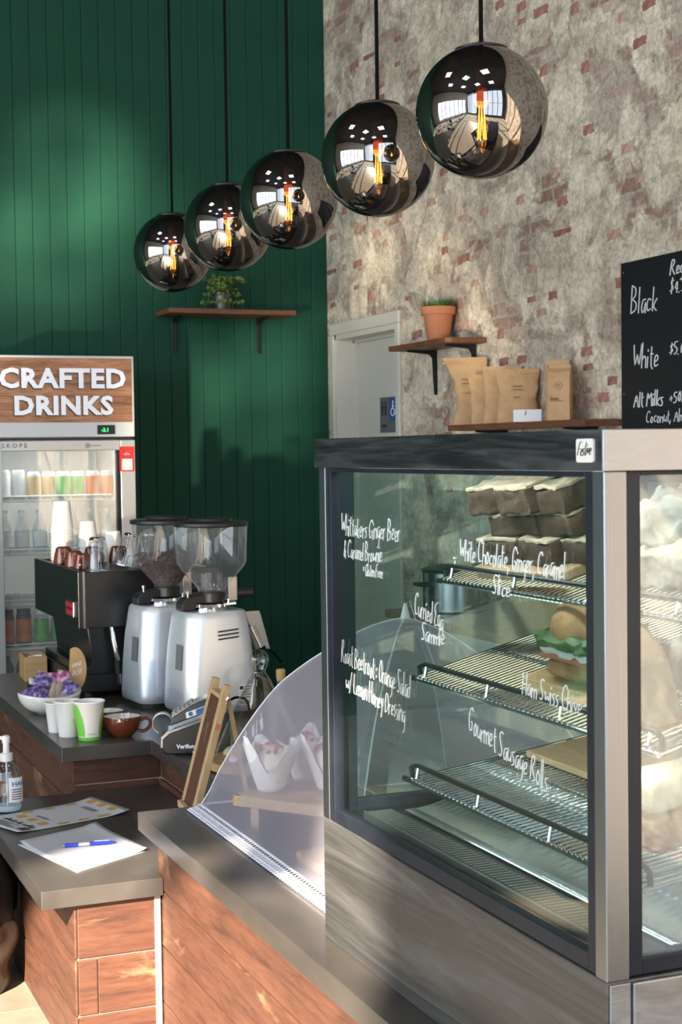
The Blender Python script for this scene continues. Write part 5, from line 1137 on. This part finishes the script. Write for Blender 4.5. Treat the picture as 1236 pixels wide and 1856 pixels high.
# ------------------------------------------------------------------ card terminal
tm = thing('card_terminal', 'black and silver card payment terminal docked on its base', 'card terminal', (1.232, 4.415, ZC+.0005), -.30)
MB().prism([(-.022, .018), (-.020, .052), (0, .070), (.03, .078), (.178, .125), (.185, .06), (.185, 0), (.02, 0), (-.010, .002)], 'Y', -.042, .042).build('dock', 'black_plastic', tm, bevel=.006)
MB().prism([(-.023, .022), (-.021, .055), (0, .074), (.03, .083), (.175, .131), (.174, .122), (.03, .073), (.004, .064), (-.014, .048), (-.015, .022)], 'Y', -.0435, .0435).build('dock_trim', 'terminal_silver', tm, bevel=.002)
hd = MB().prism([(.006, .086), (.012, .112), (.075, .150), (.165, .182), (.180, .178), (.176, .146), (.06, .105)], 'Y', -.037, .037).build('handset', 'terminal_grey', tm, bevel=.005)
MB().prism([(.012, .1125), (.075, .1505), (.165, .1825), (.166, .1865), (.074, .1545), (.010, .116)], 'Y', -.036, .036).build('handset_rim', 'terminal_silver', hd)
for r_ in range(5):
    for c_ in range(3): MB().box(-.006, .006, -.009, .009, 0, .005).build('key', 'key_grey', hd, bevel=.001, M=T(.020+.0125*r_, -.024+.024*c_, .122+.0075*r_) @ RY(-.53))
dl = MB().prism([(.055, .108), (.130, .133), (.126, .150), (.053, .126)], 'Y', -.0380, -.0372).build('sticker', 'label_white', hd); MB().prism([(.085, .119), (.128, .1335), (.125, .1475), (.083, .134)], 'Y', -.0386, -.0380).build('sticker_blue', 'label_blue', dl)
MB().lathe([(.007, 0), (.007, .0006)], 14).build('sticker_logo', 'label_blue', dl, M=T(.068, -.0380, .122) @ RX(math.pi/2))
typeset('Verifone', .0175, .0005, .0003).build('maker_lettering', 'letter_white', tm, M=T(.055, -.0427, .020))
MB().box(.072, .080, -.0432, -.0425, .006, .010).build('led', 'letter_white', tm)
MB().grid(lambda u, v: (-.022+.030*math.cos(-1.2+u*4.6)*-1+.005, -.024+.048*v, .092+.030*math.sin(-1.2+u*4.6)), 20, 2).build('receipt', 'paper_roll', tm, smooth=True, ang=80, solid=.0006)
MB().tube(sm([(.180, 0, .150), (.205, .01, .160), (.235, .02, .15), (.245, .03, .11), (.235, .03, .06), (.20, .035, .02), (.21, .10, .006), (.30, .16, .006)]), .004, 8).build('lead', 'cable', tm, smooth=True)
# ------------------------------------------------------------------ glass cloche, jar, easel
FXc, FYc = 1.415, 4.105
cl = thing('glass_cloche', 'conical glass cloche with a ball knob over a small cake', 'cloche', (FXc, FYc, ZC+.0005))
MB().lathe([(.138, 0), (.150, .004), (.150, .022), (.146, .026), (.001, .026)], 44).build('wooden_base', 'bamboo', cl, smooth=True, ang=35)
MB().lathe([(.136, .027), (.137, .030), (.128, .055), (.032, .252), (.021, .268), (.019, .278), (.026, .292), (.029, .308), (.026, .322), (.016, .333), (.001, .337)], 44, cap0=False, cap1=False).lathe([(.125, .055), (.029, .250), (.001, .262)], 44, cap0=False, cap1=False).build('glass_cone', 'flask_glass', cl, smooth=True, ang=50)
for i, (dx, dy, z, lb) in enumerate(((-.085, -.02, 0, 'small golden cake under the cloche beside the easel leg'), (-.02, .03, 0, 'small golden cake in the middle of the cloche'))):
    ck = thing('small_cake', lb, 'cake', (FXc+dx, FYc+dy, ZC+.0272), 0, 'small cakes under the cloche')
    MB().lathe([(.030, 0), (.034, .018), (.033, .022)], 24).build('base', 'crust', ck, smooth=True); MB().ball((0, 0, .022), .031, 16, 8, (1, 1, .7)).build('dome', 'pale_bread', ck, smooth=True)
jr = thing('corked_bottle', 'dark bottle with a round wooden stopper behind the net cover', 'bottle', (1.655, 4.585, ZC+.0005)); MB().lathe([(.035, 0), (.036, .005), (.036, .10), (.014, .135), (.012, .165)], 24).build('body', 'dark_jar', jr, smooth=True); MB().lathe([(.013, 0), (.015, .012), (.015, .034), (.012, .038), (.001, .038)], 18, 0, 0, .1655).build('stopper', 'bamboo', jr, smooth=True)
ea = thing('table_easel', 'small wooden A-frame easel seen edge-on between terminal and net cover', 'easel', (1.128, 3.86, ZL+.0005), -.10)
def bar(p, q, w, d, name, m='pine'):
    p, q = Vector(p), Vector(q); L_ = (q-p).length; dirv = (q-p).normalized(); M = Matrix.Translation(p) @ dirv.to_track_quat('Z', 'X').to_matrix().to_4x4()
    return MB().box(-w/2, w/2, -d/2, d/2, 0, L_, M).build(name, m, ea, bevel=.0015)
bar((-.020, -.055, .003), (.098, -.055, .440), .019, .024, 'front_leg'); bar((-.020, .085, .003), (.098, .085, .440), .019, .024, 'front_leg'); bar((.104, -.020, .415), (.152, -.028, .1505), .013, .018, 'back_leg')
bar((.092, -.065, .405), (.092, .095, .405), .016, .022, 'top_rail'); bar((.010, -.065, .10), (.010, .095, .10), .016, .022, 'bottom_rail'); bar((-.006, -.06, .105), (-.006, .09, .105), .018, .014, 'ledge')
MB().box(-.006, .002, -.05, .08, .0, .30, T(.008, 0, .11) @ RY(.263)).build('board', 'board_wood_x', ea)
MB().lathe([(.006, 0), (.006, .004), (.002, .006)], 12).build('bolt', 'chrome', ea, M=T(.0965, -.068, .405) @ RX(math.pi/2))
MB().box(-.008, .008, -.006, .006, 0, .014).build('peg', 'terracotta', ea, M=T(.068, -.066, .325) @ RY(.26))
# ------------------------------------------------------------------ on the low worktop
zp = ZL+.0006
def sheet(name, corners, m, lift, parent=None, nx=18, ny=18, thick=.0008):
    c = [Vector(p) for p in corners]
    def f(u, v): p = (c[0]*(1-u)+c[1]*u)*(1-v)+(c[3]*(1-u)+c[2]*u)*v; return (p.x, p.y, zp+lift(u, v))
    return MB().grid(f, nx, ny).build(name, m, parent, smooth=True, ang=80, solid=thick), f
pc0 = [(.725, 4.100, 0), (.811, 3.762, 0), (1.020, 3.885, 0), (.956, 4.197, 0)]
ppr = thing('paper_sheet', 'blank white paper sheets under the blue pen', 'paper')
sheet('under_sheet', [(p[0]-.006, p[1]-.004, 0) for p in pc0], 'paper', lambda u, v: .0004+.006*max(0, v-.8)*5*(1-u)*.3, ppr)
fo, pf = sheet('top_sheet', pc0, 'paper', lambda u, v: .0018+.016*max(0, .35-u)**2*4+.010*max(0, v-.7)**2*8, ppr)
m = MB()
for k in range(4):
    for q in range(2):
        a, b = pf(.08+.04*q, .93-.07*k), pf(.11+.04*q, .89-.07*k); m.quad((a[0], a[1], a[2]+.0012), (b[0], a[1], b[2]+.0012), (b[0], b[1], b[2]+.0012), (a[0], b[1], a[2]+.0012))
pst = thing('poster', 'white printed poster with a border of orange blocks on the low worktop', 'poster')
q0 = [(.700, 4.345, 0), (.735, 4.215, 0), (1.105, 4.305, 0), (1.045, 4.535, 0)]
q0 = [Vector((.660, 4.430, 0)), Vector((.738, 4.214, 0)), Vector((1.085, 4.322, 0)), Vector((1.020, 4.535, 0))]
lift = lambda u, v: .0012+.016*max(0, v-.75)**2*10+.012*max(0, .25-v)**2*8*u
_, qf = sheet('poster_sheet', q0, 'paper', lift, pst, 22, 22)
def blockq(mb, u0, u1, v0, v1, sk=0.0, dz=.0012, n=4):
    mb.grid(lambda a, b: (lambda p: (p[0], p[1], p[2]+dz))(qf(u0+(u1-u0)*a+sk*b, v0+(v1-v0)*b)), n, n)
for k in range(3):
    for u0, u1, v0, v1 in ((.16+.26*k, .30+.26*k, .27, .345), (.12+.27*k, .27+.27*k, .90, .965), (.05, .12, .36+.19*k, .45+.19*k), (.88, .95, .38+.18*k, .48+.18*k)):
        ob = MB(); blockq(ob, u0, u1, v0, v1); ob.build('orange_block', 'orange_print', pst)
ik = MB(); rk = random.Random(2)
for k in range(5): blockq(ik, .24, .24+rk.uniform(.3, .48), .050+.020*k, .058+.020*k)
for k in range(3): blockq(ik, .32, .66, .83-.018*k, .838-.018*k)
for k in range(2): blockq(ik, .34, .64, .385+.02*k, .393+.02*k)
blockq(ik, .80, .97, .06, .14); blockq(ik, .04, .20, .04, .10)
ik.build('printed_text', 'ink', pst)
hw_, wl = handwrite('Thanks for calling', .03, .0012, .1, .8, 1.3, seed=5)
vv = []
for (x, y, z) in hw_.v: p = qf(.18+.72*x/wl, .165+z*1.6); vv.append((p[0], p[1], p[2]+.0012+y))
hw_.v = vv; hw_.build('lettering', 'ink', pst)
pn = thing('ballpoint_pen', 'clear and blue ballpoint pen lying on the paper', 'pen', (.832, 4.002, zp+.0085), -.145)
def pcyl(a, b, r0, r1, n, m_): MB().tube([(a, 0, 0), (b, 0, 0)], r0, 12, radii=[r0, r1]).build(n, m_, pn, smooth=True, ang=40)
pcyl(-.020, -.006, .0012, .0035, 'tip', 'chrome'); pcyl(-.006, .030, .0052, .0052, 'grip', 'pen_blue'); pcyl(.030, .060, .0046, .0046, 'barrel', 'pen_clear'); pcyl(.060, .118, .0049, .0046, 'upper_barrel', 'pen_blue'); pcyl(.118, .130, .0030, .0028, 'plunger', 'pen_blue')
MB().box(.072, .114, -.0022, .0022, .0055, .0072).build('clip', 'pen_clear', pn)
hs = thing('sanitiser_bottle', 'clear pump bottle of hand sanitiser on the low worktop', 'bottle', (.762, 4.50, zp), -.35)
oval = lambda prof, mn, nm_, **kw: MB().lathe(prof, 36, sy=.66, **kw).build(nm_, mn, hs, smooth=True, ang=45)
oval([(.040, 0), (.045, .006), (.046, .085), (.042, .115), (.028, .138), (.016, .146), (.014, .152)], 'bottle_clear', 'bottle', cap1=False)
oval([(.038, .003), (.043, .008), (.0435, .020), (.001, .020)], 'sanitiser_gel', 'gel_residue', cap1=False)
MB().lathe([(.018, 0), (.019, .003), (.019, .022), (.017, .024)], 28, 0, 0, .150).build('collar', 'fridge_white', hs, smooth=True, ang=35)
MB().lathe([(.010, 0), (.009, .030)], 18, 0, 0, .174).lathe([(.012, 0), (.012, .018), (.008, .022)], 18, 0, 0, .204).tube([(0, 0, .217), (-.025, 0, .219), (-.052, 0, .208)], .006, 10).build('pump_head', 'fridge_white', hs, smooth=True, ang=40)
MB().tube([(0, 0, .15), (.002, 0, .01)], .003, 8).build('dip_tube', 'fridge_white', hs)
lbl = MB().grid(lambda u, v: (.0465*math.cos(-1.35+1.25*u), .0465*.66*math.sin(-1.35+1.25*u), .032+.072*v), 12, 6).build('label', 'label_white', hs, smooth=True)
m = typeset('HAND', .018, .0003, .0004, 'LEFT'); vv = []
for (x, y, z) in m.v: a = -1.15+x/.036; vv.append((.0472*math.cos(a), .0472*.66*math.sin(a)+y*.2, .080+z))
m.v = vv; m.build('label_lettering', 'label_blue', lbl)
m = MB()
for k in range(5): m.grid(lambda u, v: (.0471*math.cos(-1.15+.8*u), .0471*.66*math.sin(-1.15+.8*u), .040+.007*k+.0025*v), 8, 1)
m.build('label_text', 'ink', lbl)
# ------------------------------------------------------------------ rubbish bag on the floor
rb_ = thing('rubbish_bag', 'black and brown plastic rubbish bag standing beside the low counter', 'bag', (.598, 4.36, .0))
def bagpt(u, v, k):
    a = 2*math.pi*u; r_ = .118+.034*math.sin(math.pi*min(1, v*.6+.1)); d = noise.noise_vector(Vector((math.cos(a)*2.2, math.sin(a)*2.2, v*3+k)))*.022*(.3+v)
    fold = .008*math.sin(a*9+v*6)*(v**1.5)
    return ((r_+fold)*math.cos(a)+d.x, (r_+fold)*math.sin(a)*1.1+d.y, .002+.20*v if not k else .20+.165*v)
lo = MB().grid(lambda u, v: bagpt(u, v, 0), 48, 16); lo.f.append(tuple(i*17 for i in range(48))[::-1]); lo.build('filled_body', 'bag_brown', rb_, smooth=True, ang=80)
def topb(u, v):
    x, y, z = bagpt(u, 1, 0); a = 2*math.pi*u; q = 1.02-.30*v**3; fold = 1+.10*math.sin(a*8)*v; return (x*q*fold, y*q*fold, .202+.20*v+.012*math.sin(a*5)*v)
MB().grid(topb, 64, 10).build('gathered_neck', 'bag_black', rb_, smooth=True, ang=80)
# ------------------------------------------------------------------ seating on the shop floor (mirrored in the globes)
mat('table_dark', (.05, .035, .028), .4); mat('chair_black', (.02, .02, .022), .5)
tb0 = ch0 = None
for i, (x, y, lb) in enumerate(((-2.2, 2.9, 'dark round cafe table mirrored in the middle of the globes'), (-4.6, .6, 'dark round cafe table mirrored by the front windows'), (-4.7, 3.4, 'dark round cafe table mirrored by the side windows'), (-1.5, -1.9, 'dark round cafe table mirrored behind the camera'), (-3.6, 5.8, 'dark round cafe table mirrored at the far left'))):
    if tb0 is None:
        tb0 = thing('cafe_table', lb, 'table', (x, y, 0), 0, 'dark cafe tables')
        MB().lathe([(.36, .715), (.375, .72), (.375, .742), (.365, .747)], 36).build('table_top', 'table_dark', tb0, smooth=True, ang=30)
        MB().tube([(0, 0, .03), (0, 0, .715)], .032, 14).build('column', 'black_metal', tb0, smooth=True); MB().lathe([(.24, 0), (.24, .012), (.05, .04)], 28).build('foot', 'black_metal', tb0, smooth=True, ang=30); t = tb0
    else: t = copy_tree(tb0); t.location = (x, y, 0); t['label'] = lb
    for k, a in enumerate((.6+i, 3.3+i)):
        cl_ = 'black cafe chair mirrored in the globes, %s of %s' % (('nearer', 'farther')[k], lb[5:].replace('dark ', ''))
        cl_ = 'black cafe chair, %s side of the table mirrored %s' % (('near', 'far')[k], lb.split('mirrored ')[1])
        if ch0 is None:
            ch0 = thing('cafe_chair', cl_, 'chair', (0, 0, 0), 0, 'black cafe chairs')
            MB().prism(rect(.42, .40, .06), 'Z', .44, .465).build('seat', 'chair_black', ch0, bevel=.006)
            MB().grid(lambda u, v: ((u-.5)*.40, .20+.05*v-.05*(1-(2*u-1)**2)*-1, .58+.26*v), 10, 4).build('backrest', 'chair_black', ch0, smooth=True, solid=.014)
            for sx in (-.17, .17):
                MB().tube([(sx*1.1, -.19, 0), (sx, -.16, .44)], .012, 8).build('leg', 'black_metal', ch0); MB().tube([(sx*1.1, .22, 0), (sx, .17, .45), (sx, .225, .80)], .012, 8).build('leg', 'black_metal', ch0)
            c = ch0
        else: c = copy_tree(ch0)
        c['label'] = cl_; c.location = (x+.62*math.cos(a), y+.62*math.sin(a), 0); c.rotation_euler = (0, 0, a-math.pi/2)
